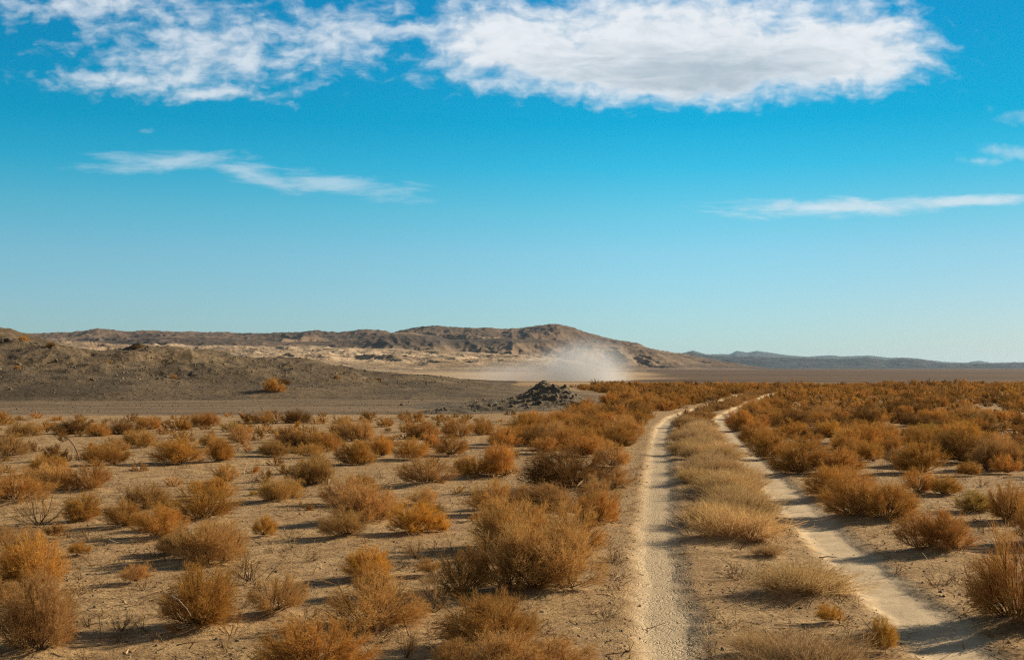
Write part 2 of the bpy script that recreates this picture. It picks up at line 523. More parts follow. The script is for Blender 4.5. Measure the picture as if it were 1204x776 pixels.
def gravel_hill_z(X, Y):
    PX = CX + FPX * X / Y
    prof = np.interp(PX, [-300, -60, 60, 150, 250, 300, 340, 400, 440, 500, 545, 580, 620], [398, 406, 411, 411, 416, 423, 425, 433, 439, 442, 448, 452, 458])
    dc = 112.0
    H = height_of(prof, dc)
    s = sstep(62, dc, Y + 7 * fbm(X / 16, Y / 16, 3, 9)) * (1 - sstep(dc + 6, 190, Y))
    z = H * s ** 0.8
    z = z + (1.1 * fbm(X / 13, Y / 18, 5, 12) + 0.95 * (ridged(X / 7.0, Y / 14.0, 5, 14) - 0.58)) * np.clip(s * 1.4, 0, 1) * np.clip(H / 2.2, 0.25, 1)
    led = fbm(X / 15 + 3, Y / 9, 4, 16)
    z = z + (0.26 * sstep(0.0, 0.06, led) + 0.18 * sstep(0.22, 0.27, led) + 0.16 * sstep(-0.22, -0.17, led) - 0.25) * np.clip(s * 1.3, 0, 1) * np.clip(H / 2.4, 0.1, 1) * (1 - sstep(108, 120, Y))
    return np.where(s > 0.004, z, 0) - 0.25 * (1 - sstep(0.0, 0.10, s))


def build_hills():
    # the low gravel hill
    X, Y, PX = fan_grid(-330, 640, 620, 56, 200, 340)
    Z = gravel_hill_z(X, Y)
    add_hill('gravel_hill', X, Y, Z, MAT_GRAVELHILL, 'long low hill of dark grey gravel behind the bush field')
    # second hill at the edge, a bit farther
    X, Y, PX = fan_grid(-420, 190, 260, 150, 330, 160)
    prof = np.interp(PX, [-400, -200, -90, -20, 12, 40, 70, 110, 160, 190], [380, 372, 378, 386, 391, 402, 409, 415, 428, 440])
    H = height_of(prof, 215)
    s = sstep(155, 215, Y + 10 * fbm(X / 30, Y / 30, 3, 19)) * (1 - sstep(225, 320, Y))
    Z = H * s + (1.6 * fbm(X / 14, Y / 14, 5, 22) + 1.0 * (ridged(X / 9, Y / 12, 5, 24) - 0.58)) * s * np.clip(H / 4, 0.1, 1) - 0.5 * (1 - sstep(0, 0.1, s))
    tan = sstep(0.0, 0.25, np.clip((PX - 20) / 60, 0, 1)) * np.ones_like(X)
    add_hill('gravel_hill', X, Y, Z, MAT_GRAVELHILL, 'steeper dark stony hill rising at the frame edge behind the low gravel hill')
    # pale badlands
    X, Y, PX = fan_grid(-260, 760, 900, 520, 1750, 330)
    prof = np.interp(PX, [-260, 0, 60, 130, 200, 300, 400, 470, 520, 600, 680, 760], [398, 400, 401, 404, 407, 407, 409, 411, 413, 418, 424, 436])
    H = height_of(prof, 1500)
    s = np.clip((Y - 560 - 120 * fbm(X / 200, Y / 200, 3, 55)) / (1500 - 560), 0, 1)
    sh = s ** 1.25 * (1 - sstep(1560, 1740, Y))
    gul = ridged(X / 46 + 0.5 * fbm(X / 60, Y / 60, 2, 3), Y / 120, 5, 60) - 0.6
    Z = H * sh + 9.0 * gul * np.clip(s * 2.2, 0, 1) * (1 - sstep(0.85, 1.0, s) * 0.6) + 5 * fbm(X / 110, Y / 160, 4, 66) * s
    Z = Z * (1 - sstep(640, 760, PX)) - 1.0 * (1 - sstep(0.0, 0.03, s))
    add_hill('badland_hills', X, Y, Z, MAT_BAD, 'pale tan eroded badland slopes below the brown mountain')
    # brown mountain
    X, Y, PX = fan_grid(-260, 960, 1100, 1500, 3600, 360)
    sx = [-260, 0, 25, 60, 90, 115, 150, 175, 200, 260, 300, 340, 370, 400, 425, 445, 460, 480, 500, 515, 545, 575, 590, 610, 630, 655, 672, 700, 720, 750, 770, 800, 840, 880, 920, 960]
    sy = [392, 394, 393, 391.5, 390, 386.5, 390, 388.5, 390, 391, 392, 391, 389, 391, 387.5, 388, 391, 386.5, 384, 383, 386, 385, 387, 386, 383, 380.5, 385, 394, 399, 404, 411.5, 416, 423, 430, 435, 438]
    D = 2700.0
    H = height_of(np.interp(PX, sx, sy), D)
    s = np.clip((Y - 1580) / (D - 1580), 0, 1)
    back = 1 - sstep(2760, 3560, Y)
    rg = ridged(X / 210 + 0.4 * fbm(X / 150, Y / 150, 2, 5), Y / 340, 6, 80) - 0.58
    f2 = fbm(X / 120, Y / 150, 5, 85)
    mid = 4 * s * (1 - s)
    low = sstep(1600, 1750, Y)
    Z = (H * (0.12 * low + 0.88 * s ** 1.55) + (52 * rg + 12 * f2) * mid * 0.85 * np.clip(H / 55, 0.12, 1) + 4.6 * (ridged(X / 60, Y / 80, 4, 88) - 0.6) * low * np.clip(H / 30, 0.1, 1) + 4.2 * (ridged(X / 27, Y / 55, 3, 89) - 0.6) * low * np.clip(H / 40, 0.05, 1)) * back
    fx = [-260, 0, 60, 130, 200, 240, 290, 340, 380, 420, 440, 462, 482, 505, 530, 565, 600, 640, 680, 720, 760, 800, 840, 900, 960]
    fy = [404, 402, 400, 401, 396, 395, 399, 403, 402, 399, 395, 391.5, 391, 395, 400, 399, 398, 400, 402, 404, 410, 420, 429, 436, 439]
    H2 = height_of(np.interp(PX + 5 * fbm(X / 40, Y / 90, 2, 93), fx, fy), 2020.0)
    b2 = sstep(1600, 2020, Y) ** 1.2 * (1 - sstep(2030, 2300, Y))
    Z2 = H2 * b2 + (24 * (ridged(X / 110, Y / 260, 5, 95) - 0.6)) * 4 * b2 * (1 - b2) * np.clip(H2 / 40, 0.1, 1) + 3 * (ridged(X / 44, Y / 60, 3, 97) - 0.6) * b2
    Z = np.maximum(Z, Z2)
    Z = Z - 3 * (1 - sstep(0.0, 0.02, s))
    add_hill('brown_mountain', X, Y, Z, MAT_BROWN, 'long brown desert mountain with the highest summits, behind the dust')
    # dark front range beyond the plain
    X, Y, PX = fan_grid(640, 1420, 560, 4200, 7600, 150)
    prof = np.interp(PX, [640, 700, 745, 770, 800, 815, 830, 860, 900, 940, 985, 1020, 1040, 1062, 1085, 1105, 1150, 1204, 1300, 1420], [430, 420, 413, 413.5, 416.5, 415, 419, 420, 420.5, 422, 423, 421.5, 424.5, 422, 424.5, 428, 429, 427.5, 426, 428])
    D = 6200.0
    H = height_of(prof, D)
    s = sstep(4300, D, Y)
    Z = (H * s + (26 * (ridged(X / 420, Y / 600, 5, 101) - 0.6)) * 4 * s * (1 - s) + (8 * fbm(X / 160, Y / 200, 4, 103) + 15 * (ridged(X / 130, Y / 300, 4, 105) - 0.6)) * s) * (1 - sstep(6300, 7500, Y)) - 4 * (1 - sstep(0, 0.02, s))
    add_hill('dark_range', X, Y, Z, MAT_BLUE, 'low dark range along the far rim of the plain')
    # blue far range
    X, Y, PX = fan_grid(760, 1420, 560, 9800, 14500, 110)
    prof = np.interp(PX, [760, 800, 815, 830, 858, 866, 878, 890, 905, 925, 950, 975, 990, 1005, 1022, 1045, 1070, 1110, 1135, 1150, 1165, 1204, 1300, 1420], [417, 416, 412.5, 417, 417, 413, 415, 413, 415, 418, 420, 418, 419.5, 419, 418.5, 421, 421, 426, 427, 424.5, 427, 426, 424, 426])
    D = 12500.0
    H = height_of(prof, D)
    s = sstep(9900, D, Y)
    Z = (H * s + 40 * (ridged(X / 700, Y / 900, 5, 111) - 0.6) * 4 * s * (1 - s) + 16 * (ridged(X / 130, Y / 300, 3, 115) - 0.55) * s) * (1 - sstep(12600, 14400, Y)) - 4 * (1 - sstep(0, 0.02, s))
    add_hill('blue_range', X, Y, Z, MAT_BLUE, 'faint blue jagged mountain range on the horizon')


# ------------------------------------------------------------------ rocky knoll
def knoll_z(X, Y):
    # stepped outcrop: summit behind, a lower shelf in front, a tail running to the front
    wx = X + 0.35 * fbm(X / 1.6, Y / 1.6, 3, 31); wy = Y + 0.5 * fbm(X / 1.9, Y / 1.9, 3, 32)
    def g(cx, cy, rx, ry, h, p=1.0):
        return h * np.exp(-(((wx - cx) / rx) ** 2 + ((wy - cy) / ry) ** 2) ** p)
    z = g(1.5, 62.0, 0.55, 1.6, 0.66, 0.8) + g(1.7, 61.5, 1.7, 3.0, 0.34)
    z = z + g(2.35, 58.6, 0.9, 1.3, 0.52, 1.2) + g(1.2, 58.2, 1.1, 1.1, 0.24) + g(1.9, 54.6, 1.0, 0.9, 0.42, 1.2) + g(0.6, 54.2, 1.0, 0.9, 0.24) + g(2.9, 54.8, 0.8, 0.8, 0.22)
    z = z + g(-0.9, 51.6, 1.6, 0.7, 0.26, 1.2) + g(-2.6, 49.6, 1.2, 0.6, 0.20) + g(0.6, 58.0, 4.8, 6.5, 0.30)
    rk = np.clip(z / 0.5, 0, 1)
    z = z + rk * (0.13 * (ridged(X / 0.8, Y / 1.1, 4, 36) - 0.55) + 0.12 * fbm(X / 0.35, Y / 0.45, 3, 38))
    return z - 0.09


def build_knoll():
    xs = np.linspace(-6.5, 7.5, 330); ys = np.linspace(46.5, 69, 300)
    X, Y = np.meshgrid(xs, ys)
    Z = knoll_z(X, Y)
    edge = np.minimum.reduce([X + 6.5, 7.5 - X, Y - 46.5, 69 - Y])
    Z = Z - 0.3 * (1 - sstep(0, 0.8, edge))
    add_hill('rocky_knoll', X, Y, Z + ground_z(X, Y), MAT_ROCK, 'small dark rocky knoll at the edge of the bush field, in front of the dust')


def rock_mesh(seed, n=2):
    import bmesh
    bm = bmesh.new()
    bmesh.ops.create_icosphere(bm, subdivisions=n, radius=0.5)
    r = random.Random(seed)
    ax = [r.uniform(0.7, 1.25), r.uniform(0.7, 1.2), r.uniform(0.5, 0.85)]
    planes = [(Vector((r.gauss(0, 1), r.gauss(0, 1), r.gauss(0, 0.8))).normalized(), r.uniform(0.26, 0.42)) for _ in range(9)]
    for v in bm.verts:
        p = v.co.copy()
        for nrm, d in planes:
            k = p.dot(nrm) - d
            if k > 0:
                p -= nrm * k
        p *= 1 + 0.05 * r.gauss(0, 1)
        v.co = Vector((p.x * ax[0], p.y * ax[1], p.z * ax[2]))
    vs = np.array([v.co[:] for v in bm.verts]); fs = np.array([[v.index for v in f.verts] for f in bm.faces])
    bm.free()
    return vs, fs


ROCKS = [rock_mesh(s, 2) for s in range(7)]
PEBS = [rock_mesh(s + 50, 1) for s in range(6)]


def rot_z(a):
    c, s = np.cos(a), np.sin(a)
    z = np.zeros_like(c); o = np.ones_like(c)
    return np.stack([np.stack([c, -s, z], -1), np.stack([s, c, z], -1), np.stack([z, z, o], -1)], -2)


def scatter_mesh(name, protos, P, S, A, mat, rnd_attr=True, is_quad=False, tint=None, smooth=False):
    """one mesh of many small pieces: positions P, scales S (n,3), turns A"""
    vs = []; fs = []; tv = []; base = 0
    pick = RNG.integers(0, len(protos), len(P))
    for k, pr in enumerate(protos):
        ii = np.nonzero(pick == k)[0]
        if not len(ii):
            continue
        v, f = pr[0], pr[1]
        q = (v[None, :, :] * S[ii][:, None, :])
        q = np.einsum('nij,nvj->nvi', rot_z(A[ii]), q) + P[ii][:, None, :]
        vs.append(q.reshape(-1, 3))
        fs.append((f[None, :, :] + (base + np.arange(len(ii)) * len(v))[:, None, None]).reshape(-1, f.shape[1]))
        t = RNG.random(len(ii)) if tint is None else tint[ii]
        if len(pr) > 2:
            tv.append((np.repeat(t[:, None], len(v), 1) * 0.6 + pr[2][None, :] * 0.4).ravel())
        else:
            tv.append(np.repeat(t, len(v)))
        base += len(ii) * len(v)
    V = np.concatenate(vs); F = np.concatenate(fs)
    me = mesh_from(name, V, F if is_quad else None, mat, None if is_quad else F, smooth=smooth)
    fattr(me, 'tint', np.concatenate(tv))
    return me


def stone_material():
    m, t = new_mat('stone')
    a = t.node('ShaderNodeAttribute', attribute_name='tint').outputs['Fac']
    pos = t.node('ShaderNodeNewGeometry').outputs['Position']
    n = t.noise(pos, 18.0, 5, 0.6)
    c = t.mix(a, (0.10, 0.080, 0.058), (0.36, 0.275, 0.18))
    c = t.mix(t.ramp(n, 0.4, 0.7, 0.0, 0.5), c, (0.09, 0.07, 0.05))
    p = t.node('ShaderNodeBsdfPrincipled', {'Base Color': c, 'Roughness': 0.9, 'Specular IOR Level': 0.15})
    t.node('ShaderNodeOutputMaterial', {'Surface': p.outputs[0]})
    return m


MAT_STONE = stone_material()


# ------------------------------------------------------------------ dry plants
def unit(v):
    return v / np.maximum(np.linalg.norm(v, axis=-1, keepdims=True), 1e-9)


def along(P, t):
    """points and tangents at fractions t (n,c) of the polylines P (n,m,3)"""
    n, m, _ = P.shape
    f = np.clip(t * (m - 1), 0, m - 1 - 1e-6)
    i = f.astype(int); r = (f - i)[..., None]
    a = P[np.arange(n)[:, None], i]; b = P[np.arange(n)[:, None], i + 1]
    return a * (1 - r) + b * r, unit(b - a)


def sprout(P, nc, t0, t1, length, fwd, rnd, up, m, rng, out=0.0):
    n = len(P)
    t = rng.uniform(t0, t1, (n, nc))
    base, tan = along(P, t)
    base = base.reshape(-1, 3); tan = tan.reshape(-1, 3)
    d = unit(tan * fwd + unit(rng.normal(size=base.shape)) * rnd + np.array([0, 0, up]) + out * unit(base * np.array([1, 1, 0.4])))
    L = length * rng.uniform(0.55, 1.25, (len(base), 1))
    bend = unit(rng.normal(size=base.shape)) * 0.35 + np.array([0, 0, up * 0.6])
    s = np.linspace(0, 1, m)[None, :, None]
    return base[:, None, :] + d[:, None, :] * L[:, None, :] * s + bend[:, None, :] * (L[:, None, :] * 0.5) * s ** 2


def ribbons(P, w0, w1, rng, t0=0.0, t1=1.0):
    n, m, _ = P.shape
    tan = unit(P[:, -1] - P[:, 0])
    side = unit(np.cross(tan, unit(rng.normal(size=(n, 3)))))
    w = np.linspace(w0, w1, m)[None, :, None] * rng.uniform(0.7, 1.3, (n, 1, 1)) * 0.5
    A = P - side[:, None, :] * w; B = P + side[:, None, :] * w
    V = np.stack([A, B], 2).reshape(-1, 3)
    b = (np.arange(n)[:, None] * m + np.arange(m - 1)[None, :]) * 2
    F = np.stack([b, b + 1, b + 3, b + 2], -1).reshape(-1, 4)
    T = np.repeat(t0 + (t1 - t0) * rng.random(n), m * 2)
    return V, F, T


def join(parts):
    vs, fs, ts = [], [], []; k = 0
    for v, f, t in parts:
        vs.append(v); fs.append(f + k); ts.append(t); k += len(v)
    return np.concatenate(vs), np.concatenate(fs), np.concatenate(ts)


def bush_proto(seed, n0=70, nb=10, nt=8, ns=3, wscale=1.0, bases=1, lump=0.20, low=0.0, stiff=0.60):
    """a dry rounded bush about 1 wide and 0.6 high: (stems, twigs)"""
    rng = np.random.default_rng(seed)
    az = rng.uniform(0, 2 * math.pi, n0)
    el = np.arcsin(np.clip(low + (1 - low) * rng.uniform(0, 1.0, n0) ** 0.85, 0, 1))
    az = az + 0.30 * np.sin(az + rng.uniform(0, 6.28))
    lob = 1 + lump * np.sin(az * 2 + rng.uniform(0, 6)) * np.cos(el) + lump * 0.7 * np.sin(az * 5 + rng.uniform(0, 6)) * np.cos(el) + rng.normal(0, 0.09, n0)
    d = np.stack([np.cos(az) * np.cos(el), np.sin(az) * np.cos(el), np.sin(el) * 1.08 + 0.10], -1)
    tip = d * 0.36 * lob[:, None] + np.array([rng.normal(0, 0.03), rng.normal(0, 0.03), 0.0])
    if bases > 1:
        bc = np.stack([rng.uniform(-0.32, 0.32, bases), rng.uniform(-0.32, 0.32, bases), np.zeros(bases)], -1)
        root = bc[rng.integers(0, bases, n0)]
        tip = tip * np.array([0.66, 0.66, 0.92]) + root * 0.95
    else:
        root = np.zeros((n0, 3))
    root = root + np.stack([rng.normal(0, 0.03, n0), rng.normal(0, 0.03, n0), np.full(n0, -0.03)], -1)
    s = np.linspace(0, 1, 6)[None, :, None]
    sag = np.stack([tip[:, 0] * 0.3, tip[:, 1] * 0.3, -0.25 * np.abs(tip[:, 2])], -1)
    stems = root[:, None] * (1 - s) + tip[:, None] * s + sag[:, None] * (s * (1 - s)) + rng.normal(0, 0.008, (n0, 6, 3))
    stems[:, 0] = root
    br = sprout(stems, nb, 0.30, 1.0, 0.15, 1.0, stiff, 0.02, 4, rng, 0.5)
    tw = sprout(br, nt, 0.15, 1.0, 0.100, 1.0, stiff * 1.15, 0.0, 3, rng, 0.35)
    parts = [ribbons(br, 0.0052 * wscale, 0.0028 * wscale, rng, 0.0, 0.6), ribbons(tw, 0.0032 * wscale, 0.0014 * wscale, rng, 0.1, 0.9)]
    if ns:
        sp = sprout(tw, ns, 0.15, 1.0, 0.050, 0.9, 0.8, 0.1, 2, rng, 0.2)
        parts.append(ribbons(sp, 0.0024 * wscale, 0.0010 * wscale, rng, 0.35, 1.0))
    stm = join([ribbons(stems, 0.012 * max(1, wscale * 0.7), 0.004, rng), ribbons(stems, 0.012 * max(1, wscale * 0.7), 0.004, rng)])
    twm = join(parts)
    mid = np.median(twm[0][:, :2], axis=0)
    for arr in (stm[0], twm[0]):
        arr[:, :2] -= mid
    rad = np.quantile(np.linalg.norm(twm[0][:, :2], axis=1), 0.92)
    top = np.quantile(twm[0][:, 2], 0.985)
    for arr in (stm[0], twm[0]):
        arr *= np.array([0.5 / rad, 0.5 / rad, 0.6 / top])
        # the tips of such a bush end on a rounded outline
        q = (arr - np.array([0, 0, 0.2])) / np.array([0.52, 0.52, 0.42])
        rr = np.linalg.norm(q, axis=1, keepdims=True)
        k = np.where(rr > 0.86, (0.86 + 0.72 * (rr - 0.86)) / np.maximum(rr, 1e-6), 1.0)
        arr[:] = q * k * np.array([0.52, 0.52, 0.42]) + np.array([0, 0, 0.2])
        np.maximum(arr[:, 2], -0.02, out=arr[:, 2])
    return stm, twm


def straw_proto(seed, nblade=900, wscale=1.0, spread=0.40, tall=0.36):
    """a low cushion of dry straw about 1 wide: (stems, blades)"""
    rng = np.random.default_rng(seed)
    nb = 60
    a = rng.uniform(0, 2 * math.pi, nb); r = spread * np.sqrt(rng.uniform(0, 1, nb)) * (1 + 0.2 * np.sin(3 * a))
    base = np.stack([r * np.cos(a), r * np.sin(a), np.full(nb, -0.02)], -1)
    k = rng.integers(0, nb, nblade)
    b = base[k] + rng.normal(0, 0.022, (nblade, 3)) * np.array([1, 1, 0])
    lean = base[k] * np.array([1, 1, 0]) * 0.45 + rng.normal(0, 0.17, (nblade, 3)) * np.array([1, 1, 0])
    L = tall * rng.uniform(0.45, 1.15, nblade) * (1.05 - 0.8 * (np.linalg.norm(base[k][:, :2], axis=1) / spread) ** 2 * 0.6)
    d = lean + np.array([0, 0, 1.0]) * L[:, None]
    s = np.linspace(0, 1, 4)[None, :, None]
    P = b[:, None] + d[:, None] * s + (lean * 0.25 - np.array([0, 0, 0.10]) * L[:, None])[:, None] * s ** 2
    tw = sprout(P, 9, 0.15, 1.0, 0.085, 1.0, 0.9, 0.15, 3, rng)
    bl = join([ribbons(P, 0.0046 * wscale, 0.0018 * wscale, rng), ribbons(tw, 0.003 * wscale, 0.0014 * wscale, rng)])
    rad = np.quantile(np.linalg.norm(bl[0][:, :2], axis=1), 0.93); top = np.quantile(bl[0][:, 2], 0.97)
    nrm = np.array([0.5 / rad, 0.5 / rad, 0.36 / top])
    bl[0][:] *= nrm
    P = P * nrm
    P2 = P[: nblade // 12]
    stm = ribbons(P2 * np.array([1, 1, 0.7]), 0.0042 * wscale, 0.002 * wscale, rng)
    return stm, bl


def twig_material(name, lo, hi, trans=0.20):
    m, t = new_mat(name)
    a = t.node('ShaderNodeAttribute', attribute_name='tint').outputs['Fac']
    oi = t.node('ShaderNodeObjectInfo')
    c = t.mix(a, lo, hi)
    c = t.mix(1.0, c, oi.outputs['Color'], 'MULTIPLY')
    d = t.node('ShaderNodeBsdfDiffuse', {'Color': c, 'Roughness': 0.6})
    tr = t.node('ShaderNodeBsdfTranslucent', {'Color': c})
    mxs = t.node('ShaderNodeMixShader', {0: trans, 1: d.outputs[0], 2: tr.outputs[0]})
    t.node('ShaderNodeOutputMaterial', {'Surface': mxs.outputs[0]})
    return m


MAT_TWIG = twig_material('dry_twigs', (0.225, 0.120, 0.036), (0.72, 0.455, 0.178))
MAT_STRAW = twig_material('dry_straw', (0.36, 0.228, 0.092), (0.72, 0.51, 0.25), 0.35)
MAT_WOOD = twig_material('dry_wood', (0.085, 0.055, 0.032), (0.24, 0.16, 0.092), 0.0)

# colour multipliers of the kinds
KIND = {
    'r': ('rust-brown', (1.10, 0.99, 0.74)), 'd': ('dark brown', (0.56, 0.50, 0.45)), 't': ('tan', (1.10, 1.09, 1.04)),
    'y': ('golden yellow', (1.20, 1.14, 0.70)), 'g': ('yellow-green', (1.00, 1.10, 0.72)), 's': ('bare grey-brown', (0.95, 1.0, 1.15)), 'm': ('pale dry', (0.98, 0.96, 0.98)),
}

NEAR = [bush_proto(100 + i, n0=64, nb=10, nt=7) for i in range(8)]
LOOSE = [bush_proto(200 + i, n0=46, nb=9, nt=7, lump=0.26, low=0.08, stiff=0.7) for i in range(5)]
WIDE = [bush_proto(300 + i, n0=84, nb=9, nt=7, bases=6, lump=0.2) for i in range(4)]
BARE = [bush_proto(400 + i, n0=20, nb=7, nt=4, ns=1, lump=0.3, low=0.25, stiff=0.8) for i in range(3)]
STRAW = [straw_proto(500 + i) for i in range(5)]
MIDB = [bush_proto(600 + i, n0=40, nb=9, nt=6, ns=2, wscale=2.2) for i in range(8)]


def proto_meshes(lst, name, twig_mat):
    out = []
    for stm, twm in lst:
        a = mesh_from(name + '_stems', stm[0], stm[1], MAT_WOOD); fattr(a, 'tint', stm[2])
        b = mesh_from(name + '_twigs', twm[0], twm[1], twig_mat); fattr(b, 'tint', twm[2])
        out.append((a, b))
    return out


def proto_single(lst, name, twig_mat):
    out = []
    for stm, twm in lst:
        v, f, t = join([stm, twm])
        b = mesh_from(name, v, f, twig_mat); fattr(b, 'tint', t)
        out.append(b)
    return out


P_NEAR = proto_meshes(NEAR, 'dry_bush', MAT_TWIG)
P_LOOSE = proto_meshes(LOOSE, 'dry_bush', MAT_TWIG)
P_WIDE = proto_meshes(WIDE, 'dry_bush', MAT_TWIG)
P_BARE = proto_meshes(BARE, 'bare_bush', MAT_TWIG)
P_STRAW = proto_meshes(STRAW, 'straw_tuft', MAT_STRAW)
P_MID = proto_single(MIDB, 'dry_bush', MAT_TWIG)

# (middle x, foot y, width, height, kind) of the bushes as the photograph shows them, and what singles some of them out
SPOTS = [
    (25, 513, 34, 18, 't'), (10, 537, 48, 32, 't'), (38, 530, 20, 13, 'd'), (83, 510, 46, 20, 'd'), (114, 513, 28, 17, 'r'), (140, 510, 34, 19, 'd'), (172, 505, 30, 17, 'r'),
    (163, 526, 38, 23, 't'), (195, 509, 20, 15, 'd'), (214, 506, 26, 18, 'r'), (241, 502, 34, 19, 'r'), (269, 505, 28, 10, 'g'), (207, 546, 60, 32, 'r'), (261, 543, 36, 28, 'r'),
    (62, 543, 26, 18, 'd'), (79, 543, 13, 11, 'd'), (118, 548, 50, 26, 'r'), (135, 532, 32, 19, 't'), (104, 575, 54, 37, 'r'), (55, 574, 62, 30, 't'), (15, 590, 74, 42, 'r'),
    (265, 565, 28, 22, 't'), (290, 500, 26, 14, 'd'), (281, 520, 28, 20, 't'), (310, 498, 28, 17, 'r'), (325, 496, 18, 15, 'r'), (348, 498, 34, 18, 'd'), (432, 494, 24, 13, 'r'),
    (453, 502, 20, 12, 'r'), (472, 492, 18, 8, 't'), (418, 520, 44, 27, 't'), (343, 530, 44, 22, 'd'), (375, 531, 50, 25, 'r'), (322, 536, 40, 20, 't'), (367, 538, 40, 18, 't'),
    (418, 546, 43, 31, 'r'), (449, 537, 30, 26, 'r'), (484, 541, 47, 27, 'r'), (366, 570, 52, 35, 't'), (500, 570, 68, 36, 't'), (552, 561, 48, 24, 'y'), (495, 516, 38, 26, 'r'),
    (533, 513, 40, 26, 'r'), (508, 528, 24, 17, 'r'), (530, 536, 42, 26, 'r'), (568, 511, 34, 24, 'r'), (584, 560, 52, 40, 'r'), (591, 526, 38, 28, 'r'), (476, 516, 12, 7, 'd'),
    (626, 499, 38, 18, 'r'), (600, 488, 16, 7, 'd'), (602, 522, 44, 24, 'r'), (634, 524, 42, 24, 'd'), (664, 498, 42, 18, 'r'), (682, 482, 20, 7, 'd'), (716, 476, 26, 17, 'r'),
    (738, 473, 26, 15, 'r'), (762, 479, 28, 19, 'r'), (690, 507, 48, 22, 'r'), (717, 503, 44, 20, 'r'), (745, 499, 38, 20, 'r'), (722, 522, 52, 26, 'r'), (660, 529, 52, 26, 'r'),
    (690, 537, 52, 26, 'r'), (660, 576, 96, 52, 'd'), (720, 550, 46, 31, 't'), (724, 574, 46, 26, 't'), (700, 598, 64, 42, 't'), (640, 603, 76, 36, 't'), (580, 604, 64, 44, 't'),
    (626, 697, 142, 86, 't'), (600, 648, 92, 60, 't'), (672, 655, 74, 66, 't'), (702, 618, 48, 42, 'r'), (543, 700, 74, 58, 'r'), (718, 614, 18, 14, 'y'),
    (328, 587, 52, 27, 't'), (306, 580, 30, 11, 'g'), (312, 631, 30, 25, 'y'), (402, 634, 58, 36, 't'), (428, 614, 86, 46, 't'), (488, 629, 60, 41, 'y'), (518, 627, 26, 24, 'y'),
    (500, 592, 40, 20, 't'), (430, 679, 58, 38, 'y'), (486, 662, 38, 26, 's'), (95, 612, 44, 36, 'r'), (45, 618, 62, 46, 's'), (145, 619, 50, 33, 'r'), (230, 611, 84, 44, 'r'),
    (172, 596, 52, 30, 't'), (186, 634, 60, 40, 'r'), (245, 662, 92, 52, 't'), (206, 652, 52, 24, 'd'), (28, 692, 84, 66, 'r'), (-6, 645, 40, 30, 't'), (42, 762, 104, 92, 't'),
    (232, 738, 104, 78, 'r'), (326, 720, 66, 47, 't'), (284, 684, 56, 36, 's'), (440, 738, 122, 66, 't'), (362, 800, 136, 70, 'r'), (484, 776, 36, 44, 's'), (508, 722, 44, 54, 's'),
    (575, 762, 118, 66, 'r'), (612, 806, 150, 56, 't'), (147, 742, 34, 24, 's'), (100, 740, 24, 20, 's'), (540, 792, 70, 40, 't'), (90, 655, 30, 14, 'y'),
    # the strip between the ruts
    (866, 634, 104, 54, 'm'), (947, 700, 124, 52, 'm'), (955, 800, 170, 72, 'm'), (1040, 769, 36, 42, 'y'), (974, 735, 34, 19, 'y'), (890, 770, 60, 34, 'm'), (905, 655, 40, 18, 'm'),
    # beyond the other rut
    (872, 506, 40, 27, 'r'), (890, 522, 42, 29, 'r'), (907, 538, 54, 34, 'r'), (938, 556, 60, 40, 'r'), (985, 557, 62, 35, 'r'), (975, 585, 56, 40, 'r'), (1008, 608, 84, 54, 'r'),
    (1054, 613, 70, 48, 'r'), (1085, 581, 44, 32, 'r'), (1113, 583, 34, 24, 'y'), (1105, 649, 84, 51, 'r'), (1130, 545, 66, 42, 'd'), (1086, 531, 42, 28, 'r'), (1090, 516, 48, 20, 'g'),
    (1047, 533, 32, 22, 'r'), (1070, 549, 48, 22, 't'), (957, 516, 26, 15, 'd'), (1184, 557, 32, 24, 'r'), (1150, 603, 46, 24, 'g'), (1192, 614, 54, 48, 'r'), (1212, 735, 122, 112, 'r'),
    (1158, 512, 38, 17, 'd'), (1140, 504, 28, 15, 'd'), (1114, 505, 32, 21, 'r'), (1026, 499, 34, 19, 'r'), (1013, 508, 24, 11, 'g'), (1048, 484, 28, 9, 'd'), (1092, 493, 28, 11, 'd'),
    (1110, 478, 38, 9, 'd'), (1147, 474, 28, 9, 'd'), (1192, 477, 30, 11, 'd'), (1046, 525, 36, 20, 'r'), (1000, 522, 42, 22, 't'), (920, 502, 34, 14, 'd'), (963, 490, 18, 12, 'd'),
    (942, 495, 26, 15, 'r'), (912, 472, 12, 7, 'd'), (918, 481, 16, 9, 'd'), (995, 489, 18, 10, 'd'), (885, 492, 40, 21, 'r'), (906, 497, 40, 21, 'r'), (932, 515, 48, 25, 'r'),
    (948, 530, 48, 25, 'r'), (1205, 545, 24, 20, 'r'), (1230, 640, 70, 60, 'r'), (1000, 575, 50, 30, 'r'), (1195, 512, 26, 14, 'r'),
]


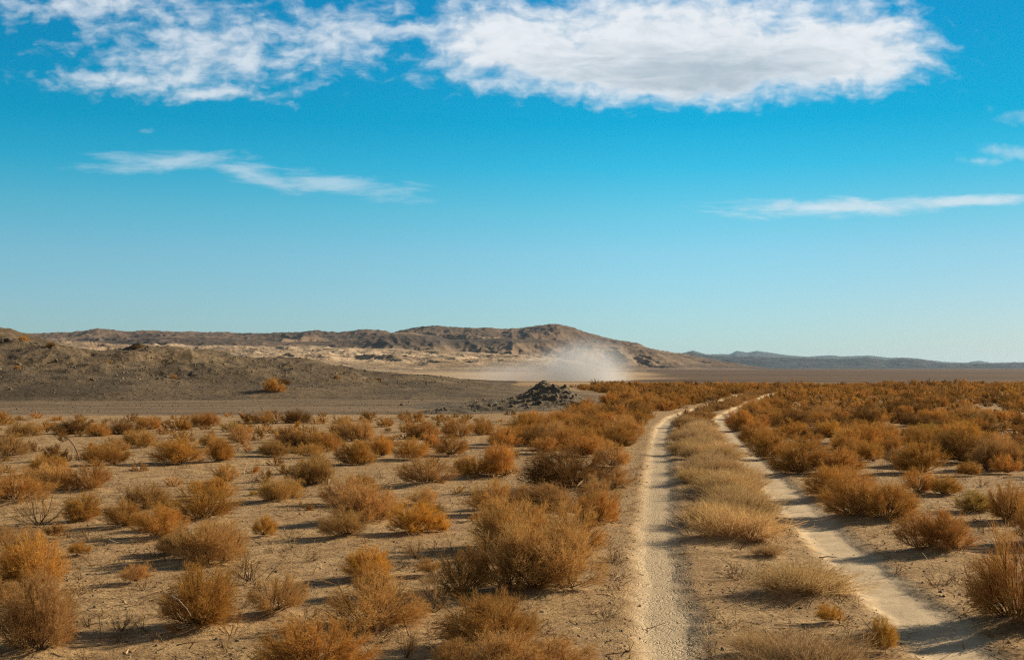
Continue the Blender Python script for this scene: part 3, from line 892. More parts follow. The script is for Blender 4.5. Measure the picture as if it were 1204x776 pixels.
def plant_list():
    out = []                       # x, y, width, height, kind
    for px, py, wp, hp, k in SPOTS:
        x, y = ground_at(px, py)
        sc = y / FPX
        out.append([x, y + 0.10 * wp * sc, wp * sc * 1.08, hp * sc * (0.62 if k == 'm' else 0.88), k])
    # the rest of the field, thinned where the photograph is open
    grid = {}
    def clash(x, y, r, f):
        for i in range(-2, 3):
            for j in range(-2, 3):
                for (a, b, c) in grid.get((int(x // 1.5) + i, int(y // 1.5) + j), ()):
                    if (a - x) ** 2 + (b - y) ** 2 < (f * (c + r)) ** 2:
                        return True
        return False
    def put(x, y, r):
        grid.setdefault((int(x // 1.5), int(y // 1.5)), []).append((x, y, r))
    for p in out:
        put(p[0], p[1], p[2] / 2)
    r = random.Random(5)
    zones = [  # tries, y range, x range as a function of y, keep chance
        (260, 20, 34, lambda y: (track_c(y) + 2.6, 0.46 * y + 3), 0.5, 0.9),
        (1500, 34, 60, lambda y: (track_c(y) + 1.75, 0.46 * y + 3), 0.80, 1.05),
        (11000, 60, 138, lambda y: (track_c(y) + (1.38 if y < 88 else -2.0), 0.46 * y + 3), 0.80, 1.12),
        (240, 26, 46, lambda y: (track_c(y) - 4.5, track_c(y) - 1.7), 0.8, 0.85),
        (1500, 46, 112, lambda y: (max(np.interp(y, _gb_d, _gb_x) + 0.8, 4.4 if y > 51 else 2.2), track_c(y) - (1.7 if y < 60 else 1.38)), 0.92, 0.80),
        (2600, 112, 138, lambda y: (5.5 + 0.02 * y, track_c(y) - 1.7), 0.92, 0.76),
        (520, 26, 45, lambda y: (-0.46 * y - 2, track_c(y) - 6), 0.6, 1.1),
        (420, 8, 26, lambda y: (-0.45 * y - 1, track_c(y) - 2.4), 0.5, 1.2),
        (120, 46, 78, lambda y: (track_c(y) - 0.45, track_c(y) + 0.45), 0.9, 0.5),
        (260, 78, 106, lambda y: (track_c(y) - 0.5, track_c(y) + 0.5), 0.9, 0.5),
        (240, 13.4, 46, lambda y: (track_c(y) - 0.36, track_c(y) + 0.40), 0.9, 0.42),
    ]
    for zi, (n, y0, y1, xr, keep, f) in enumerate(zones):
        for _ in range(n):
            y = math.sqrt(r.uniform(y0 * y0, y1 * y1))
            a, b = xr(y)
            if b <= a:
                continue
            x = r.uniform(a, b)
            if y > 112 and y > 128 + 26 * float(fbm(x / 17, y / 40, 3, 95)):
                continue
            patch = float(fbm(x / 9, y / 14, 3, 91))
            if r.random() > keep or (zi in (1, 2) and patch < -0.22 and r.random() < 0.75):
                continue
            wd = min(1.5, max(0.3, r.lognormvariate(-0.33, 0.30)))
            if zi in (6, 7):
                wd *= r.uniform(0.3, 0.6)
            if zi in (8, 9, 10):
                wd = r.uniform(0.45, 0.8)
            if clash(x, y, wd / 2, f):
                continue
            ht = wd * r.uniform(0.42, 0.60)
            k = r.choices('rdtyg', (68, 16, 12, 3.3, 0.7) if y < 34 else (58, 27, 11, 3.6, 0.4))[0]
            if zi in (6, 7):
                k = r.choices('rtys', (30, 45, 10, 15))[0]
            if zi in (8, 9, 10):
                k = 'm'; ht = wd * r.uniform(0.28, 0.42)
            if y > 34 and k != 'm':
                ht *= 0.88
            put(x, y, wd / 2)
            out.append([x, y, wd, ht, k])
    return out


ORD = 'first second third fourth fifth sixth seventh eighth ninth tenth eleventh twelfth thirteenth fourteenth fifteenth sixteenth seventeenth eighteenth nineteenth twentieth'.split()


def tint_of(k, r, spread=0.16):
    b = KIND[k][1]
    v = 1 + r.uniform(-spread, spread)
    return (b[0] * v, b[1] * v * (1 + r.uniform(-0.03, 0.03)), b[2] * v * (1 + r.uniform(-0.10, 0.10)), 1)


def build_plants():
    plants = plant_list()
    n_spots = len(SPOTS)
    r = random.Random(23)
    inview = []
    for i, p in enumerate(plants):
        x, y, wd, ht, k = p
        pxc = CX + FPX * x / y
        seen = -wd / 2 * FPX / y < pxc < 1204 + wd / 2 * FPX / y
        size = wd * ht * (FPX / y) ** 2 if seen else 0
        inview.append(size)
    order = sorted(range(len(plants)), key=lambda i: -inview[i])
    single = set([i for i in order[:300] if inview[i] > 0])
    labels = make_labels([(i, plants[i]) for i in order if i in single])
    rest_v = []
    for i, (x, y, wd, ht, k) in enumerate(plants):
        if i not in single:
            rest_v.append(i); continue
        z = float(ground_z(x, y)) + (0.03 if y < 30 else 0.0)
        ang = r.uniform(0, 2 * math.pi)
        detailed = wd * FPX / y > 30
        pool, nat, nm = (P_NEAR, 0.60, 'dry_bush')
        if k == 't':
            pool = r.choice((P_LOOSE, P_WIDE)) if wd > 0.55 else P_LOOSE
        if k == 'r':
            pool = r.choice((P_NEAR, P_NEAR, P_LOOSE, P_WIDE) if wd > 0.6 else (P_NEAR, P_NEAR, P_LOOSE))
        if k == 's':
            pool, nm = P_BARE, 'bare_bush'
        if k == 'm':
            pool, nat, nm = P_STRAW, 0.42, 'straw_tuft'
        if k == 'g':
            nm = 'green_bush'
        sc = (wd, wd * r.uniform(0.9, 1.08), ht / nat)
        lab, cat, grp = labels[i]
        col = tint_of(k, r, 0.26 if k == 'm' else 0.18)
        if detailed or k in 'ms':
            root = bpy.data.objects.new(nm, None)
            root.empty_display_size = 0.2
            COL.objects.link(root)
            a, b = r.choice(pool)
            for pn, me in (('stem', a), ('twigs', b)):
                o = bpy.data.objects.new(pn, me)
                COL.objects.link(o); o.parent = root; o.color = col
        else:
            root = bpy.data.objects.new(nm, r.choice(P_MID))
            COL.objects.link(root); root.color = col
        root.location = (x, y, z); root.rotation_euler = (0, 0, ang); root.scale = sc
        root['label'] = lab; root['category'] = cat; root['group'] = grp
    # all the smaller ones farther off
    groups = {}
    for i in rest_v:
        groups.setdefault((plants[i][4]), []).append(plants[i])
    far1 = [bush_proto(700 + i, n0=16, nb=7, nt=4, ns=0, wscale=5.0) for i in range(6)]
    near_rest = [bush_proto(720 + i, n0=18, nb=8, nt=6, ns=0, wscale=3.4) for i in range(5)]
    mats = {}
    for part, protos, lo, hi in (('near', near_rest, 0, 62), ('far', far1, 62, 1e9)):
        pass
    V = []; F = []; T = []; C = []; base = 0
    for i in rest_v:
        x, y, wd, ht, k = plants[i]
        stm, twm = r.choice(near_rest if y < 62 else far1)
        v, f, t = join([stm, twm]) if (id(stm)) else None
        a = r.uniform(0, 6.28); c, s = math.cos(a), math.sin(a)
        q = v * np.array([wd, wd, ht / 0.60])
        qq = np.stack([q[:, 0] * c - q[:, 1] * s + x, q[:, 0] * s + q[:, 1] * c + y, q[:, 2] + float(ground_z(x, y))], -1)
        V.append(qq); F.append(f + base); T.append(t); base += len(v)
        col = tint_of(k, r, 0.30)
        C.append(np.tile(np.array(col, np.float32), (len(v), 1)))
    V = np.concatenate(V); F = np.concatenate(F)
    me = mesh_from('distant_bushes', V, F, MAT_FARTWIG)
    fattr(me, 'tint', np.concatenate(T))
    ca = me.attributes.new('kindcol', 'FLOAT_COLOR', 'POINT')
    ca.data.foreach_set('color', np.concatenate(C).ravel())
    link('bush_field', me, kind='stuff', label='thousands of small rust bushes covering the far flat to the plain', cat='bushes')
    print('PLANTS', len(plants), 'single', len(single), 'rest quads', len(F))
    return [plants[i] for i in single]


def far_twig_material():
    m, t = new_mat('dry_twigs_far')
    a = t.node('ShaderNodeAttribute', attribute_name='tint').outputs['Fac']
    kc = t.node('ShaderNodeAttribute', attribute_name='kindcol').outputs['Color']
    c = t.mix(a, (0.225, 0.120, 0.036), (0.72, 0.455, 0.178))
    c = t.mix(1.0, c, kc, 'MULTIPLY')
    d = t.node('ShaderNodeBsdfDiffuse', {'Color': c, 'Roughness': 0.6})
    tr = t.node('ShaderNodeBsdfTranslucent', {'Color': c})
    mxs = t.node('ShaderNodeMixShader', {0: 0.2, 1: d.outputs[0], 2: tr.outputs[0]})
    t.node('ShaderNodeOutputMaterial', {'Surface': mxs.outputs[0]})
    return m


MAT_FARTWIG = far_twig_material()


OWN = {
    (626, 697): 'largest tan bush of all, spilling over dark shade beside the left-hand rut',
    (660, 576): 'broad dark brown bush with upright stems showing at its foot, left of the track',
    (1105, 649): 'round rust bush alone beside the right-hand rut, dropping twin shadow streaks',
    (232, 738): 'big rust bush on narrow foot with a pale stick across it, foreground left',
    (42, 762): 'big fuzzy tan bush nearest the lower left corner',
    (28, 692): 'rust bush at the left frame edge just behind the big corner bush',
    (-6, 645): 'tan bush half cut by the left frame edge, behind the rust edge bush',
    (440, 738): 'wide low grey-tan bush over black shade, left of the low wide rust one',
    (362, 800): 'rust bush cut by the lower frame edge, left of the bare twisted dead one',
    (575, 762): 'low wide rust bush with dark hollow in front of the largest tan bush',
    (612, 806): 'tan bush cut by the lower frame edge, below the low wide rust bush',
    (540, 792): 'small tan bush at the lower frame edge beside the bare twisted dead one',
    (484, 776): 'bare twisted dead bush in front, between two rust bushes',
    (508, 722): 'sparse thicket of pale upright stalks behind the low wide rust bush',
    (543, 700): 'rust bush leaning against the left side of the largest tan bush',
    (600, 648): 'tan bush rising directly behind the largest tan bush',
    (672, 655): 'tan bush between the largest tan bush and the left-hand rut',
    (702, 618): 'rust bush at the rut side, just behind the largest tan bush',
    (718, 614): 'tiny golden tuft at the very edge of the left-hand rut',
    (866, 634): 'largest straw tuft on the strip between the two ruts',
    (947, 700): 'low straw tuft with dark hollow, standing apart on the strip between the ruts',
    (955, 800): 'wide straw tuft cut by the lower frame edge between the two ruts',
    (890, 770): 'small straw tuft beside the wide cut-off one between the two ruts',
    (1040, 769): 'small upright golden tuft beside the wide cut-off straw tuft between the ruts',
    (974, 735): 'tiny golden tuft in front of the low hollow straw tuft between the ruts',
    (1212, 735): 'big bush cut by the right frame edge, throwing broad shade towards the rut',
    (1130, 545): 'largest dark round bush of the right field, beside the green-topped one',
    (1090, 516): 'green-topped bush touching the largest dark round bush of the right field',
    (269, 505): 'low yellow-green bush at the edge of the grey gravel flat',
    (306, 580): 'low yellow-green sprig beside a tan bush, middle of the left field',
    (1150, 603): 'sparse yellow-green bush on open sand behind the lone round rust bush',
    (1013, 508): 'small yellow-green bush deep in the right field, left of the green-topped one',
    (488, 629): 'golden bush at the right end of a long tan bush, left field',
    (428, 614): 'long tan bush that ends in a golden tuft, left field',
    (518, 627): 'small golden tuft on the right flank of the large golden bush',
    (402, 634): 'tan bush in front of the long tan bush with golden end',
    (312, 631): 'small round golden bush alone on bare sand, left field',
    (430, 679): 'golden-tan bush between the round golden bush and the largest tan bush',
    (552, 561): 'olive-gold bush right of a wide tan bush, left field',
    (500, 570): 'wide tan bush over dark shade, left of the olive-gold bush',
    (45, 618): 'bare open bush with grey stems showing, near the left frame edge',
    (284, 684): 'thin bare bush behind the tan bush that stands right of the stick bush',
    (326, 720): 'tan bush standing right of the big rust bush with the pale stick',
    (245, 662): 'broad tan bush behind the big rust bush with the pale stick',
    (206, 652): 'low dark bush at the left foot of the broad tan bush',
    (1113, 583): 'golden bush at the far end of the rust hedge, right of the track',
    (1008, 608): 'broadest rust bush of the hedge beside the right-hand rut',
    (1054, 613): 'rust bush ending the hedge, just behind the lone round rust bush',
    (418, 546): 'round upright rust bush standing apart in the middle left field',
    (230, 611): 'large rust bush in mid left field, brightest along its right side',
    (720, 550): 'tan bush with dark hollow at the rim of the left-hand rut',
    (724, 574): 'low tan bush at the rut rim, in front of the hollow tan bush',
}


def make_labels(items):
    """every bush is told apart by its look and by where it stands"""
    own = {}
    for j, sp in enumerate(SPOTS):
        if (sp[0], sp[1]) in OWN:
            own[j] = OWN[(sp[0], sp[1])]
    out = {}
    by = {}
    for i, (x, y, wd, ht, k) in items:
        kind = {'m': 'straw tuft', 's': 'bush', 'y': 'bush'}.get(k, 'bush')
        cat = 'grass tuft' if k == 'm' else 'bush'
        u = x - float(track_c(y))
        front = False
        if abs(u) < 1.3:
            z, grp, front = 'on the strip between the ruts', 'straw tufts between the ruts', True
        elif u < 0:
            if u > -3.6 and y < 46:
                z, grp, front = 'lining the left-hand rut', 'bushes beside the left-hand rut', True
            elif y >= 46 and x > 0:
                z, grp = 'in the thicket between knoll and track', 'bushes of the thicket beside the knoll'
            elif y < 13:
                z, grp = 'in the foreground sand left of track', 'bushes of the left field'
            elif y < 18:
                z, grp = 'in the near left field', 'bushes of the left field'
            elif y < 25:
                z, grp = 'in the middle left field', 'bushes of the left field'
            elif y < 34:
                z, grp = 'in the upper left field', 'bushes of the left field'
            else:
                z, grp = 'along the edge of the gravel flat', 'bushes along the gravel flat'
        else:
            if u < 3.2 and y < 60:
                z, grp, front = 'in the hedge lining the right-hand rut', 'bushes beside the right-hand rut', True
            elif y < 20:
                z, grp = 'in the foreground right of track', 'bushes of the right field'
            elif y < 28:
                z, grp = 'in the near right field', 'bushes of the right field'
            elif y < 40:
                z, grp = 'in the middle right field', 'bushes of the right field'
            else:
                z, grp = 'far back in the right field', 'bushes of the right field'
        if i in own:
            out[i] = (own[i], cat, grp)
            continue
        size = 'small' if wd < 0.55 else 'middling' if wd < 0.85 else 'broad'
        by.setdefault((size, KIND[k][0], kind, cat, z, grp, front), []).append((x / y if not front else y, i))
    for (size, colr, kind, cat, z, grp, front), lst in by.items():
        lst.sort()
        for n, (_, i) in enumerate(lst):
            if len(lst) == 1:
                lab = '%s %s %s, the only such one %s' % (size, colr, kind, z)
            elif n >= len(ORD):
                lab = '%s %s %s crowded at the far end %s' % (size, colr, kind, z)
            else:
                lab = '%s %s %s, %s such %s %s' % (size, colr, kind, ORD[n], 'from the front' if front else 'from the left', z)
            out[i] = (lab, cat, grp)
    return out


# ------------------------------------------------------------------ litter and stones
def build_litter():
    # pebbles on the sand
    n = 26000
    y = 5 + 45 * RNG.random(n) ** 1.7
    x = (RNG.random(n) - 0.5) * (0.95 * y + 2)
    rut, u = rut_profile(x, y)
    keep = RNG.random(n) > rut * 0.9
    x, y = x[keep], y[keep]; n = len(x)
    s = np.minimum(RNG.lognormal(-4.35, 0.5, n), 0.032)
    P = np.stack([x, y, ground_z(x, y) + s * 0.12], -1)
    S = np.stack([s, s, s], -1) * RNG.uniform(0.7, 1.4, (n, 3))
    me = scatter_mesh('pebbles', PEBS, P, S, RNG.uniform(0, 6.28, n), MAT_STONE, tint=RNG.beta(1.6, 1.3, n))
    link('pebbles', me, kind='stuff', label='loose pebbles strewn over the sand', cat='pebbles')
    # stones on the gravel hill and flat
    n = 52000
    y = 47 + 85 * RNG.random(n) ** 1.25
    x = (RNG.random(n) - 0.5) * 0.9 * y
    g = np.maximum(gravel_mask(x, y), sstep(0.05, 0.4, gravel_hill_z(x, np.maximum(y, 57))))
    keep = RNG.random(n) < g * (0.35 + 0.65 * sstep(-0.1, 0.25, fbm(x / 8, y / 8, 3, 200)))
    x, y = x[keep], y[keep]; n = len(x)
    hz = gravel_hill_z(x, np.maximum(y, 57)); z = np.where(y > 57, np.maximum(hz, ground_z(x, y)), ground_z(x, y))
    up = sstep(0.1, 0.9, hz)
    s = RNG.lognormal(-3.0, 0.55, n) * (0.45 + 0.9 * up)
    P = np.stack([x, y, z + s * 0.1], -1)
    S = np.stack([s, s, s], -1) * RNG.uniform(0.7, 1.5, (n, 3))
    me = scatter_mesh('gravel', PEBS, P, S, RNG.uniform(0, 6.28, n), MAT_STONE, tint=RNG.beta(1.2, 3.0, n))
    link('gravel', me, kind='stuff', label='dark stones strewn over the gravel flat and hill', cat='gravel')
    # rubble of the knoll
    n = 4200
    x = RNG.normal(1.2, 2.0, n); y = RNG.normal(57.5, 3.6, n)
    x2 = RNG.uniform(-5.5, 1.0, 900); y2 = 51.5 + x2 * 0.75 + RNG.normal(0, 0.45, 900)
    x = np.concatenate([x, x2]); y = np.concatenate([y, y2]); n = len(x)
    kz = knoll_z(x, y)
    keep = (RNG.random(n) < np.clip(0.15 + kz * 1.6, 0, 1)) & (x > -6) & (x < 7) & (y > 47) & (y < 68)
    x, y, kz = x[keep], y[keep], kz[keep]; n = len(x)
    s = RNG.lognormal(-3.2, 0.6, n)
    P = np.stack([x, y, np.maximum(kz, 0) + ground_z(x, y) + s * 0.1], -1)
    S = np.stack([s, s, s], -1) * RNG.uniform(0.7, 1.4, (n, 3))
    me = scatter_mesh('rubble', PEBS, P, S, RNG.uniform(0, 6.28, n), MAT_STONE, tint=RNG.beta(1.6, 2.8, n))
    link('rubble', me, kind='stuff', label='dark broken rubble covering the rocky knoll', cat='rubble')
    # twig litter and dry stalks
    rng = np.random.default_rng(3)
    n = 30000
    y = 5 + 40 * rng.random(n) ** 1.6
    x = (rng.random(n) - 0.5) * (0.95 * y + 2)
    rut, u = rut_profile(x, y)
    keep = (rng.random(n) > rut * 0.93) & (rng.random(n) < 0.25 + 0.75 * sstep(-0.12, 0.25, fbm(x / 2.2, y / 2.2, 3, 301)))
    x, y = x[keep], y[keep]; n = len(x)
    a = rng.uniform(0, 6.28, n); L = rng.lognormal(-2.75, 0.55, n)
    p0 = np.stack([x, y, ground_z(x, y) + 0.004], -1)
    lift = np.where(rng.random(n) < 0.22, rng.uniform(0.2, 1.2, n), rng.uniform(0.0, 0.22, n))
    d = np.stack([np.cos(a), np.sin(a), lift], -1)
    s = np.linspace(0, 1, 3)[None, :, None]
    Pl = p0[:, None] + d[:, None] * L[:, None, None] * s + rng.normal(0, 0.10, (n, 1, 3)) * L[:, None, None] * s ** 2
    v, f, t = ribbons(Pl, 0.0065, 0.003, rng)
    me = mesh_from('twig_litter', v, f, MAT_LITTER); fattr(me, 'tint', t)
    link('twig_litter', me, kind='stuff', label='broken dry twigs and stalks littering the sand', cat='twig litter')
    # small tufts of dead grass between the bushes
    n = 2600
    y = 6.5 + 36 * rng.random(n) ** 1.3
    x = (rng.random(n) - 0.5) * (0.95 * y + 2)
    rut, u = rut_profile(x, y)
    keep = (rut < 0.15) & (fbm(x / 2.5, y / 2.5, 3, 311) > -0.12)
    x, y = x[keep], y[keep]; n = len(x)
    pr = []
    for i in range(6):
        b = bush_proto(900 + i, n0=9, nb=5, nt=3, ns=0, wscale=1.6)
        pr.append(join([b[0], b[1]]))
    wd = np.minimum(rng.lognormal(-1.9, 0.5, n), 0.28)
    P = np.stack([x, y, ground_z(x, y)], -1); S = np.stack([wd, wd, wd * 0.8], -1)
    me = scatter_mesh('dry_grass', pr, P, S, rng.uniform(0, 6.28, n), MAT_LITTER, is_quad=True, tint=rng.random(n))
    link('dry_grass', me, kind='stuff', label='small dead grass tufts dotted between the bushes', cat='dry grass')


def litter_material():
    m, t = new_mat('dead_plant_litter')
    a = t.node('ShaderNodeAttribute', attribute_name='tint').outputs['Fac']
    c = t.node('ShaderNodeValToRGB', {'Fac': a})
    e = c.color_ramp.elements
    e[0].color = (0.10, 0.062, 0.034, 1); e[1].color = (0.56, 0.42, 0.25, 1)
    k = e.new(0.6); k.color = (0.26, 0.155, 0.07, 1)
    d = t.node('ShaderNodeBsdfDiffuse', {'Color': c.outputs[0]})
    t.node('ShaderNodeOutputMaterial', {'Surface': d.outputs[0]})
    return m


MAT_LITTER = litter_material()


# ------------------------------------------------------------------ single things
def tube(pts, r0, r1, sides=6):
    pts = np.asarray(pts, float)
    n = len(pts); V = []
    for i, p in enumerate(pts):
        t = unit(pts[min(i + 1, n - 1)] - pts[max(i - 1, 0)])
        a = unit(np.cross(t, [0.3, 0.2, 1.0])); b = np.cross(t, a)
        r = r0 + (r1 - r0) * i / (n - 1)
        for k in range(sides):
            an = 2 * math.pi * k / sides
            V.append(p + (a * math.cos(an) + b * math.sin(an)) * r * (1 + 0.15 * math.sin(3 * i + k)))
    F = [(i * sides + k, i * sides + (k + 1) % sides, (i + 1) * sides + (k + 1) % sides, (i + 1) * sides + k) for i in range(n - 1) for k in range(sides)]
    V.append(pts[0]); V.append(pts[-1])
    T = [(len(V) - 2, (k + 1) % sides, k) for k in range(sides)] + [(len(V) - 1, (n - 1) * sides + k, (n - 1) * sides + (k + 1) % sides) for k in range(sides)]
    return np.array(V), np.array(F), np.array(T)


def build_singles():
    rng = np.random.default_rng(77)
    m, t = new_mat('bleached_wood')
    pos = t.node('ShaderNodeTexCoord').outputs['Object']
    n = t.noise(t.node('ShaderNodeMapping', {'Vector': pos, 'Scale': (60, 60, 60)}).outputs[0], 1.0, 4, 0.6)
    p = t.node('ShaderNodeBsdfPrincipled', {'Base Color': t.mix(t.ramp(n, 0.35, 0.7), (0.42, 0.32, 0.21), (0.22, 0.15, 0.09)), 'Roughness': 0.85})
    t.node('ShaderNodeOutputMaterial', {'Surface': p.outputs[0]})
    # sticks
    for (ax, ay, az_, bx, by, bz, r0, lab) in (
            (148, 709, 0.012, 160, 705, 0.03, 0.007, 'short pale bleached stick lying on bare sand between two big bushes'),
            (219, 716, 0.30, 251, 724, 0.20, 0.005, 'pale dead stick caught slanting across the front of a rust bush'),
            (962, 653, 0.015, 982, 654, 0.015, 0.008, 'thin dark stick lying flat beside the pale rut that bush shadows cross'),
            (712, 694, 0.012, 728, 686, 0.09, 0.006, 'forked dry twig lying on the sand right of the largest tan bush')):
        y0 = ground_at(ax, max(ay, by) + (18 if az_ > 0.1 else 0))[1]
        pa = np.array([(ax - CX) / FPX * y0, y0 - (0.30 if az_ > 0.1 else 0), 0]); pb = np.array([(bx - CX) / FPX * y0, y0 + (ay - by) * 0.02 - (0.34 if az_ > 0.1 else 0), 0])
        g0 = float(ground_z(pa[0], pa[1]))
        s = np.linspace(0, 1, 7)[:, None]
        P = pa + (pb - pa) * s + np.concatenate([np.zeros((7, 1)), np.zeros((7, 1)), g0 + az_ + (bz - az_) * s], 1) + rng.normal(0, 0.006, (7, 3))
        org = P[0].copy()
        v, f, tr = tube(P - org, r0, r0 * 0.45)
        me = mesh_from('dead_stick', v, f, m, tr, smooth=True)
        link('dead_stick', me, label=lab, cat='stick', group='dead sticks on the sand', loc=tuple(org))
    # the bent stalk with a dry head
    bx, by = ground_at(93, 541)
    root = link('dead_stalk', None, label='tall bent dead stalk with a drooping dry head, standing above the tan bushes', cat='dead plant', loc=(bx, by, float(ground_z(bx, by))))
    sc = by / FPX
    pts = np.array([(0, 0, -0.02), (-1, 0, 5), (-3, 0.5, 11), (-7, 1, 18), (-12, 1.5, 24), (-18, 2, 28), (-25, 2, 28)]) * np.array([sc, sc, sc])
    v, f, tr = tube(pts, 0.016, 0.008)
    link('stem', mesh_from('stalk_stem', v, f, MAT_WOOD_PLAIN, tr, smooth=True), parent=root)
    b = bush_proto(990, n0=26, nb=6, nt=5, ns=1, wscale=2.0)
    q, fq, tq = join([b[0], b[1]])
    q = q * np.array([0.24, 0.2, 0.26]) + np.array([-22 * sc, 2 * sc, 22 * sc])
    me = mesh_from('stalk_head', q, fq, MAT_TWIG); fattr(me, 'tint', tq)
    o = link('seed_head', me, parent=root); o.color = tint_of('d', random.Random(2))
    # bushes on the hills
    for k, (px, yy, wd, ht, kd, lab) in enumerate((
            (322, 74.0, 1.55, 0.80, 'r', 'lone rust bush on the slope of the low grey gravel hill'),
            (334, 79.0, 0.9, 0.42, 'd', 'small dark bush just behind the lone rust bush on the gravel hill'),
            (28, 188.0, 1.9, 1.1, 'r', 'rust bush on the steeper stony hill at the frame edge'),
            (128, 88.0, 0.7, 0.35, 't', None), (255, 90.0, 0.6, 0.3, 'd', None), (205, 80.0, 0.55, 0.3, 't', None), (60, 93.0, 0.8, 0.4, 'd', None), (395, 84.0, 0.6, 0.3, 't', None),
            (160, 98.0, 0.8, 0.4, 'd', None), (445, 92.0, 0.7, 0.35, 'd', None), (20, 84.0, 0.6, 0.35, 't', None))):
        X = (px - CX) / FPX * yy
        if yy < 150:
            zz = float(gravel_hill_z(np.array([X]), np.array([yy]))[0])
        else:
            zz = height_of(403.5, yy)
        o = link('dry_bush', P_MID[k % 8], label=lab or 'tiny dry bush dotted on the slope of the low grey gravel hill', cat='bush', group='bushes on the hills', loc=(X, yy, zz - 0.05))
        o.scale = (wd, wd, ht / 0.6); o.color = tint_of(kd, random.Random(k)); o.rotation_euler = (0, 0, k * 2.0)
    # boulders of the knoll
    meshes = []
    for v, f in ROCKS:
        me = mesh_from('boulder', v, None, MAT_STONE, f)
        fattr(me, 'tint', np.full(len(v), 0.24))
        meshes.append(me)
    for k, (X, Y, sz, lab) in enumerate((
            (1.45, 61.4, 0.55, 'dark boulder forming the summit of the rocky knoll'),
            (1.95, 61.2, 0.36, None), (1.1, 61.0, 0.34, None), (2.4, 58.2, 0.46, 'dark boulder on the shoulder of the rocky knoll, below its summit'),
            (2.9, 58.0, 0.32, None), (1.9, 58.0, 0.30, None), (1.9, 54.2, 0.40, 'dark boulder on the front shelf of the rocky knoll'),
            (1.2, 54.0, 0.30, None), (2.6, 54.3, 0.28, None), (0.5, 53.7, 0.30, None), (-0.9, 51.4, 0.30, 'dark stone halfway along the low tail of the knoll'), (-2.6, 49.5, 0.26, 'dark stone at the far tip of the low tail of the knoll'))):
        o = link('boulder', meshes[k % len(meshes)], label=lab or 'smaller dark angular boulder among the ledges of the rocky knoll', cat='boulder', group='boulders of the rocky knoll',
                 loc=(X, Y, float(knoll_z(np.array([X]), np.array([Y]))[0]) + float(ground_z(X, Y)) + sz * 0.05))
        sz *= 0.68
        o.scale = (sz * 1.2, sz, sz * 0.9); o.rotation_euler = (0.2 * k, 0.1 * k, 1.3 * k)


def plain_wood():
    m, t = new_mat('dark_dead_wood')
    n = t.noise(t.node('ShaderNodeTexCoord').outputs['Object'], 40.0, 4, 0.6)
    p = t.node('ShaderNodeBsdfPrincipled', {'Base Color': t.mix(n, (0.09, 0.06, 0.038), (0.26, 0.17, 0.10)), 'Roughness': 0.9})
    t.node('ShaderNodeOutputMaterial', {'Surface': p.outputs[0]})
    return m


MAT_WOOD_PLAIN = plain_wood()


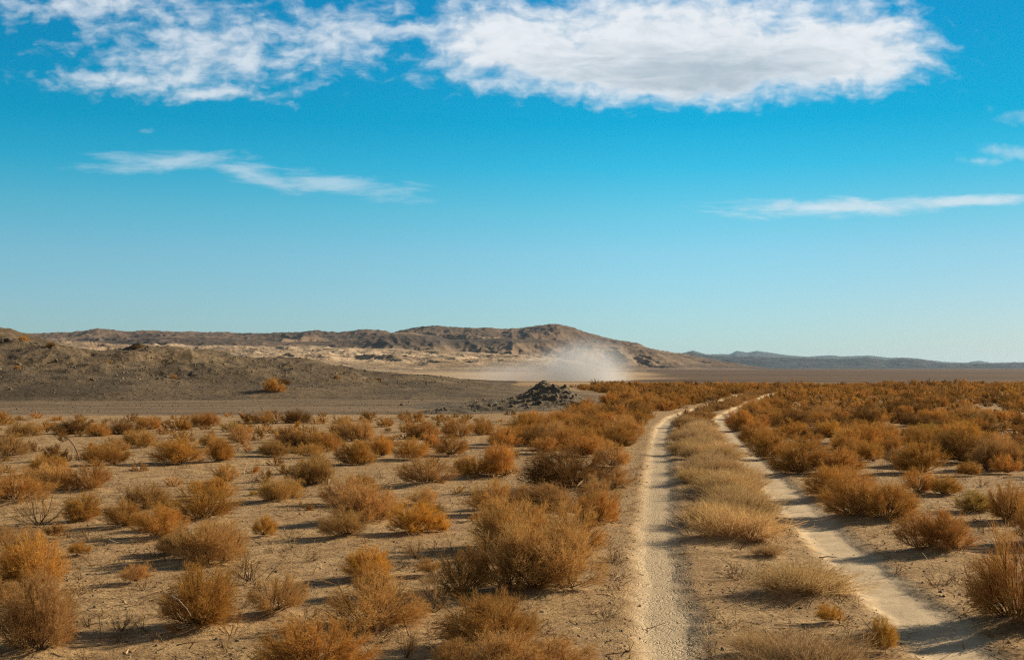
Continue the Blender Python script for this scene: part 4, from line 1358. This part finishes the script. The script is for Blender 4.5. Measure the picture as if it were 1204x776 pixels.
# ------------------------------------------------------------------ dust and haze
def build_air():
    # the vehicle dust hanging over the far bend
    D = 158.0
    sc = D / FPX
    def wx(px):
        return (px - CX) * sc
    x0, x1 = wx(500), wx(780)
    me = box_mesh('dust_cloud', (x0, D - 11, 0.15), (x1, D + 11, height_of(388, D)))
    m, t = new_mat('dust')
    pos = t.node('ShaderNodeNewGeometry').outputs['Position']
    sp = t.node('ShaderNodeSeparateXYZ', {0: pos})
    X, Y, Z = sp.outputs
    def bl(px, py, rx, ry, ryy=9.5):
        a = t.m('MULTIPLY', t.m('SUBTRACT', X, wx(px)), 1 / (rx * sc))
        b = t.m('MULTIPLY', t.m('SUBTRACT', Z, height_of(py, D)), 1 / (ry * sc))
        c = t.m('MULTIPLY', t.m('SUBTRACT', Y, D), 1 / ryy)
        rr = t.m('SQRT', t.m('ADD', t.m('ADD', t.m('MULTIPLY', a, a), t.m('MULTIPLY', b, b)), t.m('MULTIPLY', c, c)))
        return t.ramp(rr, 0.0, 1.0, 1.0, 0.0)
    b1 = bl(692, 434, 66, 46)
    b2 = bl(665, 434, 75, 34)
    b3 = bl(620, 443, 115, 24)
    b4 = bl(716, 448, 34, 18)
    sh = t.m('ADD', t.m('ADD', b1, t.m('MULTIPLY', b2, 0.55)), t.m('ADD', t.m('MULTIPLY', b3, 0.45), t.m('MULTIPLY', b4, 0.6)))
    n = t.noise(t.node('ShaderNodeMapping', {'Vector': pos, 'Scale': (1, 0.6, 0.8)}).outputs[0], 0.33, 3, 0.6, 0.5)
    dn = t.m('MULTIPLY', sh, t.ramp(n, 0.28, 0.74, 0.5, 1.3))
    dn = t.m('MULTIPLY', dn, 0.19)
    pv = t.node('ShaderNodeVolumePrincipled', {'Color': (0.76, 0.78, 0.82), 'Density': dn, 'Anisotropy': 0.15})
    t.node('ShaderNodeOutputMaterial', {'Volume': pv.outputs[0]})
    me.materials.append(m)
    link('dust_cloud', me, kind='stuff', label='pale cloud of vehicle dust hanging low over the far plain', cat='dust')
    # air
    hz = box_mesh('haze', (-14500, -30, -9), (14500, 21000, 175))
    m, t = new_mat('haze_air')
    pv = t.node('ShaderNodeVolumePrincipled', {'Color': (0.50, 0.75, 1.0), 'Density': 2.6e-5, 'Anisotropy': 0.2})
    t.node('ShaderNodeOutputMaterial', {'Volume': pv.outputs[0]})
    hz.materials.append(m)
    link('haze', hz, kind='stuff', label='thin blue desert haze over the whole plain', cat='haze')


def box_mesh(name, a, b):
    v = [(x, y, z) for x in (a[0], b[0]) for y in (a[1], b[1]) for z in (a[2], b[2])]
    f = [(0, 1, 3, 2), (4, 6, 7, 5), (0, 4, 5, 1), (2, 3, 7, 6), (0, 2, 6, 4), (1, 5, 7, 3)]
    me = bpy.data.meshes.new(name)
    me.from_pydata(v, [], f)
    me.update()
    return me


# ------------------------------------------------------------------ build
for px, py, wp, hp, k in SPOTS:
    if py > 560 and k != 's':
        x, y = ground_at(px, py)
        MOUNDS.append((x, y, wp * y / FPX * 0.45))
build_ground()
build_hills()
build_knoll()
build_plants()
build_litter()
build_singles()
build_air()

# ------------------------------------------------------------------ picture
scene.render.engine = 'CYCLES'
scene.view_settings.view_transform = 'Standard'
scene.view_settings.look = 'None'
scene.view_settings.gamma = 1.0
scene.view_settings.exposure = 0.8
cy = scene.cycles
cy.max_bounces = 6
cy.diffuse_bounces = 3
cy.transmission_bounces = 3
cy.volume_bounces = 1
cy.use_denoising = False
cy.use_adaptive_sampling = False
cy.filter_width = 1.25
cy.volume_step_rate = 1.0
